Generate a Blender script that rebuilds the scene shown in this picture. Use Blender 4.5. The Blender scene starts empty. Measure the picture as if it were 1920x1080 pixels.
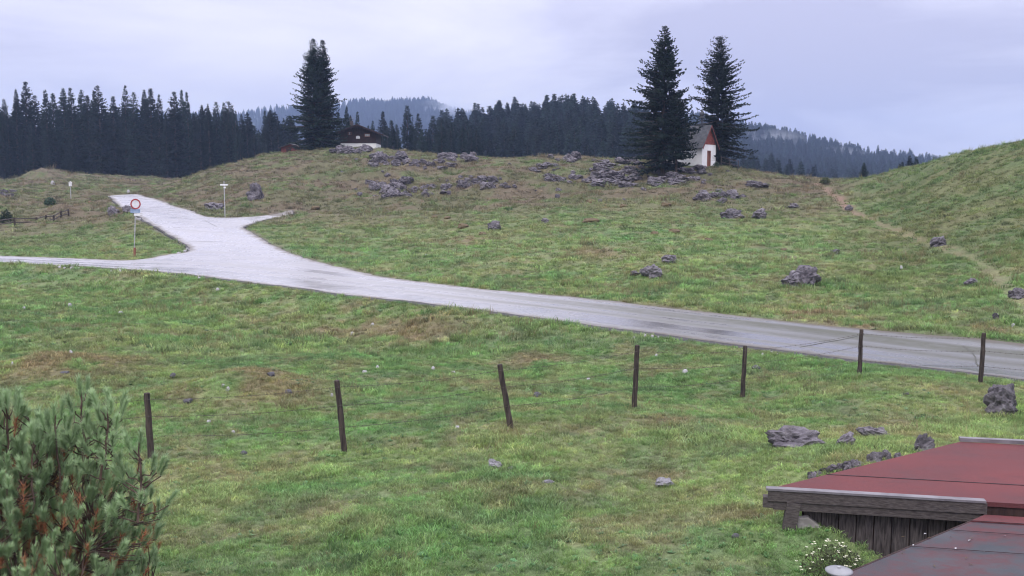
import bpy, math, random
import numpy as np
from mathutils import Vector, Matrix
from mathutils.geometry import delaunay_2d_cdt

R = math.radians
scene = bpy.context.scene
col = scene.collection

# ------------------------------------------------------------------ camera
F = 1844.0                       # focal length in photo pixels (1920 wide)
PITCH = math.atan((540 - 350) / F)
CAM_Z = 6.0
cam_d = bpy.data.cameras.new('camera')
cam_d.sensor_width = 36.0
cam_d.lens = 36.0 * F / 1920.0
cam_d.clip_start = 0.1
cam_d.clip_end = 20000
cam = bpy.data.objects.new('camera', cam_d)
cam.location = (0, 0, CAM_Z)
cam.rotation_euler = (R(90) - PITCH, 0, 0)
col.objects.link(cam)
scene.camera = cam

# ------------------------------------------------------------------ world (overcast) and sun
SUN_EL, SUN_AZ = R(55), R(200)   # sun behind the cloud, behind and left of the camera
world = bpy.data.worlds.new('World')
scene.world = world
world.use_nodes = True
wt = world.node_tree
for n in list(wt.nodes):
    wt.nodes.remove(n)


def N(t, kind, **kw):
    n = t.nodes.new(kind)
    for k, v in kw.items():
        if k == 'inp':
            for a, b in v.items():
                n.inputs[a].default_value = b
        else:
            setattr(n, k, v)
    return n


def ramp(t, stops, src=None, interp='LINEAR'):
    n = t.nodes.new('ShaderNodeValToRGB')
    n.color_ramp.interpolation = interp
    e = n.color_ramp.elements
    while len(e) < len(stops):
        e.new(0.5)
    for i, (p, c) in enumerate(stops):
        e[i].position = p
        e[i].color = (c if len(c) == 4 else (*c, 1)) if not isinstance(c, (int, float)) else (c, c, c, 1)
    if src is not None:
        t.links.new(src, n.inputs[0])
    return n


def math_n(t, op, a, b=None, clamp=False):
    n = t.nodes.new('ShaderNodeMath')
    n.operation = op
    n.use_clamp = clamp
    for i, v in enumerate((a, b)):
        if v is None:
            continue
        if isinstance(v, (int, float)):
            n.inputs[i].default_value = v
        else:
            t.links.new(v, n.inputs[i])
    return n.outputs[0]


def mix_n(t, fac, a, b, blend='MIX'):
    n = t.nodes.new('ShaderNodeMix')
    n.data_type = 'RGBA'
    n.blend_type = blend
    for sock, v in ((n.inputs[0], fac), (n.inputs[6], a), (n.inputs[7], b)):
        if isinstance(v, (int, float)):
            sock.default_value = v
        elif isinstance(v, tuple):
            sock.default_value = (*v, 1) if len(v) == 3 else v
        else:
            t.links.new(v, sock)
    return n.outputs[2]


sky = N(wt, 'ShaderNodeTexSky', sky_type='NISHITA', sun_disc=False, sun_elevation=SUN_EL,
        sun_rotation=SUN_AZ, altitude=1000, air_density=1.0, dust_density=2.0, ozone_density=1.0)
tc = N(wt, 'ShaderNodeTexCoord')
sep = N(wt, 'ShaderNodeSeparateXYZ')
wt.links.new(tc.outputs['Generated'], sep.inputs[0])
# a cloud deck seen in perspective: direction divided by its height
zc = math_n(wt, 'MAXIMUM', sep.outputs[2], 0.0)
za = math_n(wt, 'ADD', zc, 0.16)
dx = math_n(wt, 'DIVIDE', sep.outputs[0], za)
dy = math_n(wt, 'DIVIDE', sep.outputs[1], za)
cmb = N(wt, 'ShaderNodeCombineXYZ')
wt.links.new(dx, cmb.inputs[0])
wt.links.new(dy, cmb.inputs[1])
nz1 = N(wt, 'ShaderNodeTexNoise', inp={'Scale': 0.62, 'Detail': 6.0, 'Roughness': 0.52, 'Distortion': 0.35})
mp = N(wt, 'ShaderNodeMapping')
mp.inputs['Location'].default_value = (4.5, 15.89, 3.88)
wt.links.new(cmb.outputs[0], mp.inputs[0])
wt.links.new(mp.outputs[0], nz1.inputs['Vector'])
cl = ramp(wt, [(0.35, (5.0, 4.9, 6.6)), (0.48, (7.0, 6.85, 8.4)), (0.62, (8.5, 8.25, 8.8))], nz1.outputs[0])
# overcast luminance distribution: the zenith is brighter than the horizon
grad = math_n(wt, 'ADD', math_n(wt, 'MULTIPLY', zc, 1.75), 0.92)
clg = N(wt, 'ShaderNodeVectorMath', operation='SCALE')
wt.links.new(cl.outputs[0], clg.inputs[0])
wt.links.new(grad, clg.inputs['Scale'])
mixw = mix_n(wt, 0.94, sky.outputs[0], clg.outputs[0])
bg = N(wt, 'ShaderNodeBackground', inp={'Strength': 0.11})
wt.links.new(mixw, bg.inputs[0])
wo = N(wt, 'ShaderNodeOutputWorld')
wt.links.new(bg.outputs[0], wo.inputs[0])

sun_d = bpy.data.lights.new('sun', 'SUN')
sun_d.energy = 1.5
sun_d.angle = R(25)
sun_d.color = (1.0, 0.97, 0.93)
sun = bpy.data.objects.new('sun', sun_d)
sv = Vector((math.sin(SUN_AZ) * math.cos(SUN_EL), math.cos(SUN_AZ) * math.cos(SUN_EL), math.sin(SUN_EL)))
sun.rotation_euler = sv.to_track_quat('Z', 'Y').to_euler()
sun.location = (0, -20, 60)
col.objects.link(sun)

vs = scene.view_settings
vs.view_transform = 'Standard'
vs.look = 'None'
vs.exposure = 0.0
vs.gamma = 1.0
vs.use_curve_mapping = False
scene.render.engine = 'CYCLES'
cy = scene.cycles
cy.use_denoising = True
cy.filter_width = 1.15
cy.max_bounces = 6
cy.diffuse_bounces = 3
cy.glossy_bounces = 3
cy.transmission_bounces = 2
cy.volume_bounces = 1
cy.transparent_max_bounces = 4
cy.caustics_reflective = False
cy.caustics_refractive = False


# ------------------------------------------------------------------ small maths
def P(px, py, Y):
    """the world point at depth Y that stands at photo position (px, py)"""
    u, v = (px - 960) / F, (540 - py) / F
    c, s = math.cos(PITCH), math.sin(PITCH)
    d = Vector((u, c + v * s, -s + v * c))
    d *= Y / d.y
    return Vector((d.x, d.y, d.z + CAM_Z))


def PZ(px, py, z):
    """the world point at height z"""
    p = P(px, py, 1.0)
    k = (z - CAM_Z) / (p.z - CAM_Z)
    return Vector((p.x * k, k, z))


def _hash(ix, iy, seed):
    h = (ix.astype(np.int64) * 374761393 + iy.astype(np.int64) * 668265263 + seed * 1442695041) & 0xFFFFFFFF
    h = ((h ^ (h >> 13)) * 1274126177) & 0xFFFFFFFF
    h = ((h ^ (h >> 16)) * 2246822519) & 0xFFFFFFFF
    h = h ^ (h >> 15)
    return h.astype(np.float64) / 4294967295.0


def vnoise(x, y, seed=0):
    x = np.asarray(x, float)
    y = np.asarray(y, float)
    ix, iy = np.floor(x), np.floor(y)
    fx, fy = x - ix, y - iy
    fx = fx * fx * fx * (fx * (fx * 6 - 15) + 10)
    fy = fy * fy * fy * (fy * (fy * 6 - 15) + 10)
    a = _hash(ix, iy, seed)
    b = _hash(ix + 1, iy, seed)
    c = _hash(ix, iy + 1, seed)
    d = _hash(ix + 1, iy + 1, seed)
    return (a * (1 - fx) + b * fx) * (1 - fy) + (c * (1 - fx) + d * fx) * fy


def fbm(x, y, seed=0, oct=4, g=0.5):
    t, a, n = 0.0, 1.0, 0.0
    for i in range(oct):
        t = t + a * vnoise(x * 2 ** i + 17.3 * i, y * 2 ** i - 9.1 * i, seed + i)
        n += a
        a *= g
    return t / n


def sstep(a, b, x):
    t = np.clip((x - a) / (b - a), 0, 1)
    return t * t * (3 - 2 * t)


# ------------------------------------------------------------------ the lie of the land (control heights)
ROAD_Z = CAM_Z - 4.75
ctrl = []


def cp(px, py, Y):
    ctrl.append(tuple(P(px, py, Y)))


def cw(x, y, dz):
    ctrl.append((x, y, CAM_Z + dz))


for a in [(960, 1080, 10.5), (400, 1080, 10.6), (1350, 1080, 10.0), (100, 1080, 10.8), (1465, 1006, 10.85), (1560, 1056, 10.15), (1490, 815, 16), (1650, 858, 12.8),
          (1780, 833, 14.3), (1880, 770, 19.6), (960, 950, 13), (960, 880, 15), (960, 810, 17), (1250, 905, 14), (650, 930, 13.6),
          (644, 842, 16.7), (283, 868, 15.6), (100, 800, 19), (1191, 757, 19.5), (1394, 733, 22.3), (1613, 705, 23.7), (1840, 720, 22.3),
          (120, 700, 26), (450, 735, 22.3), (600, 690, 26), (900, 660, 28.5), (800, 610, 34.5), (300, 600, 38), (100, 560, 43), (300, 540, 47),
          (1150, 660, 28.0), (345, 468, 69), (290, 425, 80), (250, 395, 93), (205, 369, 118), (270, 370, 120), (330, 388, 105), (375, 407, 92),
          (455, 428, 80), (560, 482, 62), (420, 480, 64), (540, 405, 97), (470, 422, 84), (440, 410, 89), (150, 450, 78), (50, 430, 88), (110, 407, 100),
          (200, 405, 92), (50, 342, 170), (75, 337, 205), (133, 373, 130), (200, 346, 165), (200, 332, 215), (120, 333, 200), (20, 345, 200), (300, 334, 225), (270, 352, 185),
          (0, 380, 120), (0, 348, 180), (280, 358, 140), (400, 320, 140), (340, 345, 140), (478, 375, 103), (530, 288, 150), (590, 278, 155), (670, 274, 158),
          (720, 278, 152), (800, 287, 145), (900, 294, 138), (1000, 298, 132), (1100, 295, 126), (1200, 300, 120), (1320, 313, 115),
          (1400, 322, 115), (1530, 338, 112), (1600, 338, 110), (600, 350, 115), (750, 350, 112), (600, 400, 92), (750, 400, 88),
          (750, 460, 68), (900, 500, 54), (900, 430, 74), (900, 370, 100), (1100, 450, 64), (1100, 500, 52), (1100, 380, 90),
          (1100, 330, 112), (1300, 400, 80), (1300, 350, 100), (1300, 460, 60), (1300, 540, 44), (1500, 420, 72), (1500, 500, 50),
          (1500, 370, 92), (1500, 560, 40), (1600, 395, 80), (1700, 430, 66), (1760, 460, 57), (1700, 520, 46), (1700, 590, 36),
          (1850, 500, 46), (1850, 590, 34), (1690, 319, 100), (1760, 299, 92), (1840, 285, 86), (1920, 272, 80), (1700, 350, 88),
          (1700, 390, 75), (1850, 320, 75), (1850, 380, 66), (1850, 440, 56)]:
    cp(*a)
for a in [(-6, 5, -4.6), (0, 5, -4.5), (4, 5, -4.5), (9, 6, -4.6), (-14, 10, -4.8), (14, 12, -4.2), (9, 12, -4.0), (-30, 30, -5.3), (-20, 16, -5),
          (-50, 60, -5), (-60, 90, -3.5), (-90, 130, -1.5), (-110, 180, .6), (-140, 230, 2), (50, 95, 3.6), (45, 112, 2.0), (62, 80, 4.6), (60, 60, 1.5), (42, 42, -3.8),
          (30, 28, -4.6), (40, 20, -4.8), (-130, 260, 3), (-60, 260, 2), (0, 260, -2), (60, 260, -6), (120, 260, -7), (0, 200, -3), (60, 180, -4), (100, 150, -1), (40, 150, -2),
          (-40, 200, 2.0), (-50, 230, 1), (15, 400, 17), (-24, 400, 12), (48, 400, 15), (-80, 400, 3), (110, 420, -2), (180, 450, -6), (-150, 400, 5), (0, 310, 3),
          (40, 310, 3), (-60, 310, 0), (100, 300, -8), (0, 470, 12), (40, 470, 12), (-200, 470, 4), (250, 470, -8), (-260, 300, 4), (200, 250, -4), (160, 150, 0), (-25, 185, 3)]:
    cw(*a)
ROAD_NEAR = [(0, 492), (150, 499), (300, 509), (430, 524), (560, 541), (780, 567), (940, 587), (1100, 609), (1250, 629), (1400, 649), (1650, 681), (1800, 698), (1920, 713)]
ROAD_FAR = [(720, 521), (880, 541), (1000, 551), (1100, 560), (1250, 577), (1400, 595), (1650, 621), (1800, 633), (1920, 646)]
for a in ROAD_NEAR + ROAD_FAR + [(0, 480), (150, 485), (250, 490)]:
    ctrl.append(tuple(PZ(*a, ROAD_Z)))
ctrl = np.array(ctrl)


def warp(x, y):
    return x / (np.abs(y) * 0.6 + 10) * 1.6, np.log(np.maximum(y, -5) + 12) * 1.6


cu, cv_ = warp(ctrl[:, 0], ctrl[:, 1])


def tps_k(r2):
    return 0.5 * r2 * np.log(np.maximum(r2, 1e-12))


nC = len(ctrl)
K = tps_k((cu[:, None] - cu[None]) ** 2 + (cv_[:, None] - cv_[None]) ** 2) + np.eye(nC) * 0.0008
Pm = np.stack([np.ones(nC), cu, cv_], 1)
A = np.block([[K, Pm], [Pm.T, np.zeros((3, 3))]])
tw = np.linalg.solve(A, np.concatenate([ctrl[:, 2], np.zeros(3)]))


def base_z(x, y):
    x = np.atleast_1d(np.asarray(x, float))
    y = np.atleast_1d(np.asarray(y, float))
    out = np.empty(x.size)
    xf, yf = x.ravel(), y.ravel()
    for s in range(0, xf.size, 20000):
        u, v = warp(xf[s:s + 20000], yf[s:s + 20000])
        k = tps_k((u[:, None] - cu[None]) ** 2 + (v[:, None] - cv_[None]) ** 2)
        out[s:s + 20000] = k @ tw[:nC] + tw[nC] + tw[nC + 1] * u + tw[nC + 2] * v
    return out.reshape(x.shape)


def on_base(px, py, y0=6.0, y1=400.0):
    """where the sight line through a photo position first meets the smooth ground"""
    ys = np.geomspace(y0, y1, 600)
    q = P(px, py, 1.0)
    g = base_z(q.x * ys, ys)
    h = (q.z - CAM_Z) * ys + CAM_Z
    below = np.nonzero(h <= g)[0]
    i = below[0] if len(below) else len(ys) - 1
    return Vector((q.x * ys[i], ys[i], g[i]))


# road outline in plan, from its edges
road_px = [(p, 0) for p in ROAD_NEAR] + [((2100, 736), 0)]
outline = [PZ(-420, 474, ROAD_Z), PZ(-160, 484, ROAD_Z)] + [PZ(*p, ROAD_Z) for p in ROAD_NEAR] + [PZ(2150, 741, ROAD_Z), PZ(2150, 668, ROAD_Z)]
outline += [PZ(*p, ROAD_Z) for p in reversed(ROAD_FAR)]
for p in [(640, 505, 56.3), (560, 482, 62), (480, 446, 75), (456, 432, 80), (460, 426, 82.5), (475, 421, 85.5), (540, 406.5, 97), (552, 405.2, 98.5),
          (546, 404.2, 100.5), (440, 409.5, 90), (400, 409, 91), (375, 406, 93.5), (330, 388, 105), (300, 377, 113), (270, 370, 121), (262, 369, 128), (255, 369.5, 136),
          (196, 369.5, 136), (200, 369, 126), (205, 369.5, 118), (228, 382, 105), (250, 396, 93), (264, 408, 87), (290, 426, 80), (332, 447, 73.5), (352, 460, 70.5), (357, 466, 69.2), (352, 475, 67.8), (338, 484, 67.0), (310, 490, 66.5)]:
    outline.append(P(*p))
outline += [PZ(250, 490, ROAD_Z), PZ(150, 485, ROAD_Z), PZ(0, 480, ROAD_Z), PZ(-160, 474, ROAD_Z), PZ(-420, 466, ROAD_Z)]


def smooth_poly(pts, it=2):
    for _ in range(it):
        q = []
        for i in range(len(pts)):
            a, b = pts[i], pts[(i + 1) % len(pts)]
            q += [a * .75 + b * .25, a * .25 + b * .75]
        pts = q
    return pts


poly2 = [Vector((p.x, p.y)) for p in outline]
poly2 = smooth_poly(poly2, 2)
poly_np = np.array([(p.x, p.y) for p in poly2])


def poly_dist(x, y, poly):
    """signed distance to a polygon: negative inside"""
    x = np.asarray(x, float)
    y = np.asarray(y, float)
    lo, hi = poly.min(0) - 4, poly.max(0) + 4
    box = (x > lo[0]) & (x < hi[0]) & (y > lo[1]) & (y < hi[1])
    full = np.full(x.shape, 99.0)
    if not box.any():
        return full
    x, y = x[box], y[box]
    d2 = np.full(x.shape, 1e18)
    inside = np.zeros(x.shape, bool)
    n = len(poly)
    for i in range(n):
        ax, ay = poly[i]
        bx, by = poly[(i + 1) % n]
        ex, ey = bx - ax, by - ay
        l2 = ex * ex + ey * ey + 1e-12
        t = np.clip(((x - ax) * ex + (y - ay) * ey) / l2, 0, 1)
        dd = (x - ax - t * ex) ** 2 + (y - ay - t * ey) ** 2
        d2 = np.minimum(d2, dd)
        if ay != by:
            c = ((ay > y) != (by > y)) & (x < ex * (y - ay) / ey + ax)
            inside ^= c
    d = np.sqrt(d2)
    full[box] = np.where(inside, -d, d)
    return full


def line_dist(x, y, pts):
    d2 = np.full(np.shape(x), 1e18)
    for (ax, ay), (bx, by) in zip(pts[:-1], pts[1:]):
        ex, ey = bx - ax, by - ay
        t = np.clip(((x - ax) * ex + (y - ay) * ey) / (ex * ex + ey * ey), 0, 1)
        d2 = np.minimum(d2, (x - ax - t * ex) ** 2 + (y - ay - t * ey) ** 2)
    return np.sqrt(d2)


# shed plan (the ground is cut away under its two flat roofs)
ROOF_Z = CAM_Z - 3.45
LOW_Z = ROOF_Z - 0.10
S_A, S_B = PZ(1440, 920, ROOF_Z), PZ(1845, 944, ROOF_Z)
S_D = PZ(1800, 831, ROOF_Z)
S_E = S_D + (S_B - S_A) * 1.6
S_C = S_B + (S_E - S_D) * 0.75
L_A, L_D = PZ(1570, 1082, LOW_Z), PZ(1845, 966, LOW_Z)
_d = (S_B - S_A).normalized()
_v = (L_D - L_A).normalized()
cut_poly = np.array([(S_A + _d * .42 + Vector((0, .15, 0)))[:2], (S_D.x + .30, S_D.y - .15), (S_E.x + 3, S_E.y + .1), (S_E.x + 3, 4.0), (L_A.x - .9, 4.0), (L_A - _v * .4 + _d * .3)[:2], (L_A + _v * 1.35 + _d * .25)[:2], (S_A + _d * .70 + Vector((0, .1, 0)))[:2]])

PATH = [tuple(P(*a)[:2]) for a in [(1520, 342, 111), (1545, 352, 104), (1575, 372, 92), (1598, 394, 80), (1640, 412, 73), (1700, 436, 65), (1760, 460, 57), (1820, 482, 50), (1870, 515, 44), (1915, 565, 37), (1960, 620, 32)]]

MOUNDS = []      # grassy hummocks: x, y, radius, height
for px, py, Y, r, h in [(480, 760, 21.3, 1.3, .30), (620, 655, 29, 2.0, .25), (200, 640, 32, 2.5, .3), (900, 700, 24.5, 1.2, -.18), (1350, 690, 26, 1.5, .2), (400, 560, 43, 3, .25), (600, 570, 40, 2, .2), (78, 338, 203, 5.5, 2.1), (160, 336, 205, 7, .7), (130, 362, 134, 8, 1.0), (20, 372, 128, 7, .7), (235, 338, 205, 9, .6), (470, 745, 22.3, 1.8, .55), (110, 705, 26, 2.4, .55), (130, 705, 26, .35, .16), (300, 600, 37, 3, .2), (1250, 488, 53, .8, .3), (1215, 512, 49, 1.3, .35), (1510, 520, 47, 1.6, .35),
                        (740, 690, 26, 1.5, .15), (1200, 800, 17.4, 2, .12), (1700, 740, 21, 3, .16), (1040, 640, 30, 2.2, .16)]:
    q = P(px, py, Y)
    MOUNDS.append((q.x, q.y, r, h))
_r = random.Random(5)
for i in range(70):
    px, py = _r.uniform(560, 1650), _r.uniform(385, 520)
    q = on_base(px, py)
    MOUNDS.append((q.x, q.y, _r.uniform(.4, 1.1), _r.uniform(.10, .26)))
for i in range(60):
    px, py = _r.uniform(300, 1560), _r.uniform(300, 395)
    q = on_base(px, py)
    MOUNDS.append((q.x, q.y, _r.uniform(.6, 2.4), _r.uniform(.2, .6)))
for i in range(22):
    px, py = _r.uniform(0, 300), _r.uniform(340, 420)
    q = on_base(px, py)
    MOUNDS.append((q.x, q.y, _r.uniform(.8, 3), _r.uniform(.2, .6)))


BROWN = [(*P(a, b, c)[:2], d) for a, b, c, d in [(480, 765, 21.5, 1.7), (110, 712, 25.5, 2.2), (315, 888, 15.2, .45), (1010, 660, 28.5, 1.6), (1250, 790, 17.8, .8), (1300, 940, 13.2, .5), (1240, 898, 14.3, .45), (1430, 960, 11.8, .5), (640, 975, 12.6, .7),
                                                  (940, 700, 24.5, 1.4), (1700, 800, 16.5, 1.4), (1600, 625, 33.5, 2), (1540, 600, 37, 2.5), (1840, 620, 32, 1.2), (1700, 425, 66, 3.5), (1770, 470, 55, 3), (640, 590, 38, 3), (780, 600, 36, 2.5), (880, 450, 68, 3), (1120, 470, 58, 3.5)]]


_n = sorted(tuple(PZ(*p, ROAD_Z)[:2]) for p in [(-160, 484)] + ROAD_NEAR + [(2150, 741)])
NEAR_X, NEAR_Y = [p[0] for p in _n], [p[1] for p in _n]


def hillness(x, y):
    h = sstep(66, 100, y + 6 * (fbm(x / 12, y / 12, 77, 2) - .5)) 
    right = sstep(.30, .40, x / np.maximum(y, 1)) * sstep(35, 60, y)
    return np.clip(h * (1 - .6 * right), 0, 1), right


def ground(x, y, parts=False):
    x = np.asarray(x, float)
    y = np.asarray(y, float)
    z = base_z(x, y)
    rd = poly_dist(x, y, poly_np)
    hill, right = hillness(x, y)
    keep = sstep(0.25, 2.6, rd)
    tex = (fbm(x / 2.4, y / 1.8, 3, 3) - .5) * .20 + (fbm(x / .6, y / .5, 9, 2) - .5) * .07
    wx = x + 3 * fbm(x / 7, y / 7, 31, 2)
    wy = y + 5 * fbm(x / 9, y / 9, 41, 2)
    terr = (fbm(wx / 4.5, wy / 1.7, 21, 3) - .5)
    # trodden cattle terraces: small steps across the slope
    tex = tex + terr * (0.20 + 0.70 * hill + .35 * right) * sstep(30, 60, y)
    # tussocks
    tus = np.abs(fbm(wx / 1.3, wy / 1.1, 23, 2) - .5) * 2
    tus2 = np.abs(fbm(wx / .7 + 5, wy / .6, 25, 2) - .5) * 2
    tex = tex - tus * (.10 + .22 * hill + .14 * right) * sstep(14, 45, y) - tus2 * .09 * sstep(9, 22, y)
    big = (fbm(x / 14, y / 14, 51, 2) - .5) * (0.25 + 0.9 * hill) * sstep(20, 60, y)
    mo = np.zeros(x.shape)
    for mx, my, mr, mh in MOUNDS:
        s = (np.abs(x - mx) < 3 * mr) & (np.abs(y - my) < 3 * mr)
        if s.any():
            d2 = ((x[s] - mx) ** 2 + (y[s] - my) ** 2) / (mr * mr)
            mo[s] = np.maximum(mo[s], mh * np.exp(-d2 * 1.4)) if mh > 0 else mo[s] + mh * np.exp(-d2 * 1.4)
    # the bank on the near side of the road
    yn = np.interp(x, NEAR_X, NEAR_Y)
    bank = np.where((y < yn) & (yn - y < 24), sstep(.7, 3.4, (yn - y) * .72) * (1 - sstep(5, 14, (yn - y) * .72)), 0)
    mo = mo - .55 * bank * sstep(12, -6, x)
    pd = line_dist(x, y, PATH)
    pm = 1 - sstep(.12, .80, pd + .5 * (fbm(x / .8, y / .8, 71, 2) - .5))
    far = 1 - sstep(300, 420, y)
    z = z + (tex + big * far + mo) * keep - pm * .10
    z = np.where(rd < 0, z - .14, z - .14 * (1 - sstep(.0, .55, rd)) )
    cd = poly_dist(x, y, cut_poly)
    z = z - 1.5 * (1 - sstep(-.12, 0.02, cd)) * (y < 16)
    if parts:
        return z, rd, pm, hill, right, mo
    return z


def gz(x, y):
    return float(ground(np.array([x]), np.array([y]))[0])


def G(px, py, y0=6.0, y1=400.0):
    """where the sight line through a photo position first meets the real ground"""
    b = on_base(px, py, y0, y1)
    q = P(px, py, 1.0)
    ys = np.linspace(b.y * .88, b.y * 1.13, 220)
    g = ground(q.x * ys, ys)
    h = (q.z - CAM_Z) * ys + CAM_Z
    below = np.nonzero(h <= g)[0]
    i = below[0] if len(below) else len(ys) // 2
    return Vector((q.x * ys[i], ys[i], g[i]))


# ------------------------------------------------------------------ what colour the turf has (albedo)
def C3(*c):
    return np.array(c)


def lerp(a, b, t):
    return a + (b - a) * t[..., None]


def turf_tint(x, y, hill, right, mo, rd=None, pm=None):
    n0 = fbm(x / 9, y / 9, 101, 4, .6)
    n1 = fbm(x / 2.6 + 2 * n0, y / 2.0, 111, 4, .6)
    n2 = fbm(x / 1.1, y / .9, 121, 3)
    n3 = fbm(x / .35, y / .35, 131, 2)
    g = lerp(C3(.088, .126, .052), C3(.118, .138, .060), sstep(.36, .64, n0))
    g = lerp(g, C3(.067, .114, .047), sstep(.46, .70, n1) * .75)
    g = lerp(g, C3(.138, .132, .074), sstep(.46, .70, fbm(x / 1.5 + 7, y / 1.2, 141, 4, .6)) * .55)
    g = lerp(g, C3(.062, .088, .052), sstep(.50, .72, n2) * .5)
    # worn, browner hummocks
    dry = sstep(.54, .72, fbm(x / 1.2, y / 1.0, 151, 4, .6))
    g = lerp(g, C3(.140, .105, .070), dry * .5)
    for bx, by, br in BROWN:
        d2 = ((x - bx) ** 2 + (y - by) ** 2) / br ** 2
        g = lerp(g, C3(.145, .098, .070), np.exp(-d2 * 1.3) * sstep(.36, .56, n2) * .8)
    g = lerp(g, C3(.130, .098, .058), np.clip(mo * 1.6, 0, .45) * sstep(.35, .6, n2 + .12))
    # the rocky hill is olive and brown
    ol = lerp(C3(.102, .092, .058), C3(.118, .084, .068), sstep(.42, .62, fbm(x / 6, y / 3, 161, 4)))
    ol = lerp(ol, C3(.085, .105, .048), sstep(.55, .7, n1))
    g = lerp(g, ol, hill * .95)
    rg = lerp(C3(.075, .100, .042), C3(.108, .105, .052), sstep(.42, .6, fbm(x / 5, y / 3, 171, 4)))
    g = lerp(g, rg, right * .7)
    g = g * (0.68 + .64 * n3[..., None]) * C3(1.92, 2.14, 1.94) * (1 + .08 * sstep(26, 16, y) - .20 * np.maximum(hill, right))[..., None]
    if rd is not None:
        rd = rd + 0 * n2
        e = (1 - sstep(.05, .9, rd + .5 * (n2 - .5)))
        g = lerp(g, C3(.115, .095, .075), e * .8)
        g = lerp(g, C3(.20, .19, .18), (1 - sstep(.0, .42, rd + .3 * (n3 - .5))) * .8)
        g = lerp(g, C3(.24, .165, .125), np.clip(pm, 0, 1) * (.35 + .60 * sstep(66, 84, y)) * (.6 + .8 * n2))
    return g


# ------------------------------------------------------------------ materials
MATS = {}


def new_mat(name):
    m = bpy.data.materials.new(name)
    m.use_nodes = True
    t = m.node_tree
    b = t.nodes['Principled BSDF']
    MATS[name] = m
    return m, t, b


def pos_noise(t, scale, detail=4, rough=.6, obj=False, stretch=None):
    c = N(t, 'ShaderNodeTexCoord') if obj else N(t, 'ShaderNodeNewGeometry')
    o = c.outputs['Object'] if obj else c.outputs['Position']
    n = N(t, 'ShaderNodeTexNoise', inp={'Scale': scale, 'Detail': detail, 'Roughness': rough})
    if stretch:
        mpn = N(t, 'ShaderNodeMapping')
        mpn.inputs['Scale'].default_value = stretch
        t.links.new(o, mpn.inputs[0])
        o = mpn.outputs[0]
    t.links.new(o, n.inputs['Vector'])
    return n.outputs[0]


def bump(t, b, h, strength=.4, dist=.02):
    n = N(t, 'ShaderNodeBump', inp={'Strength': strength, 'Distance': dist})
    t.links.new(h, n.inputs['Height'])
    t.links.new(n.outputs[0], b.inputs['Normal'])


def simple(name, c1, c2, scale=4, rough=.8, bump_s=.3, bump_d=.02, obj=True, stretch=None, spec=.3, lo=.35, hi=.65):
    m, t, b = new_mat(name)
    n = pos_noise(t, scale, 5, .6, obj, stretch)
    r = ramp(t, [(lo, c1), (hi, c2)], n)
    t.links.new(r.outputs[0], b.inputs['Base Color'])
    b.inputs['Roughness'].default_value = rough
    b.inputs['Specular IOR Level'].default_value = spec
    if bump_s:
        bump(t, b, n, bump_s, bump_d)
    return m


# turf
m, t, b = new_mat('turf')
at = N(t, 'ShaderNodeAttribute', attribute_name='tint')
n1 = pos_noise(t, 9, 6, .7)
n2 = pos_noise(t, 40, 4, .7)
f1 = ramp(t, [(.30, .55), (.5, .95), (.70, 1.35)], n1)
c = mix_n(t, 1.0, at.outputs['Color'], f1.outputs[0], 'MULTIPLY')
f2 = ramp(t, [(.3, .7), (.7, 1.3)], n2)
c = mix_n(t, 1.0, c, f2.outputs[0], 'MULTIPLY')
t.links.new(c, b.inputs['Base Color'])
b.inputs['Roughness'].default_value = .9
b.inputs['Specular IOR Level'].default_value = .15
bump(t, b, math_n(t, 'ADD', n1, math_n(t, 'MULTIPLY', n2, .5)), .9, .08)

# grass blades: the tint of the spot they grow on
def blade_mat(name, mult, mixc=None, mixf=0.0):
    m, t, b = new_mat(name)
    at = N(t, 'ShaderNodeAttribute', attribute_name='tint', attribute_type='INSTANCER')
    oi = N(t, 'ShaderNodeObjectInfo')
    r = ramp(t, [(0, tuple(.62 * v for v in mult)), (.8, tuple(1.2 * v for v in mult)), (1, tuple(1.6 * v for v in mult))], oi.outputs['Random'])
    c = mix_n(t, 1.0, at.outputs['Color'], r.outputs[0], 'MULTIPLY')
    if mixc:
        c = mix_n(t, mixf, c, mixc)
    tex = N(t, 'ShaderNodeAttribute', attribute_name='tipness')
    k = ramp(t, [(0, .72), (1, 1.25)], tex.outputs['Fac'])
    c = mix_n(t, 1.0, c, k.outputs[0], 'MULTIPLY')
    t.links.new(c, b.inputs['Base Color'])
    b.inputs['Roughness'].default_value = .5
    b.inputs['Specular IOR Level'].default_value = .35
    tr = N(t, 'ShaderNodeBsdfTranslucent')
    t.links.new(c, tr.inputs[0])
    ms = N(t, 'ShaderNodeMixShader', inp={0: .35})
    t.links.new(b.outputs[0], ms.inputs[1])
    t.links.new(tr.outputs[0], ms.inputs[2])
    t.links.new(ms.outputs[0], t.nodes['Material Output'].inputs[0])
    return m


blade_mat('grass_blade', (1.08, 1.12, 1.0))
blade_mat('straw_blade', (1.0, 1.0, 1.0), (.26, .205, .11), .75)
blade_mat('weed_leaf', (.75, 1.05, .95), (.085, .155, .08), .45)

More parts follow.
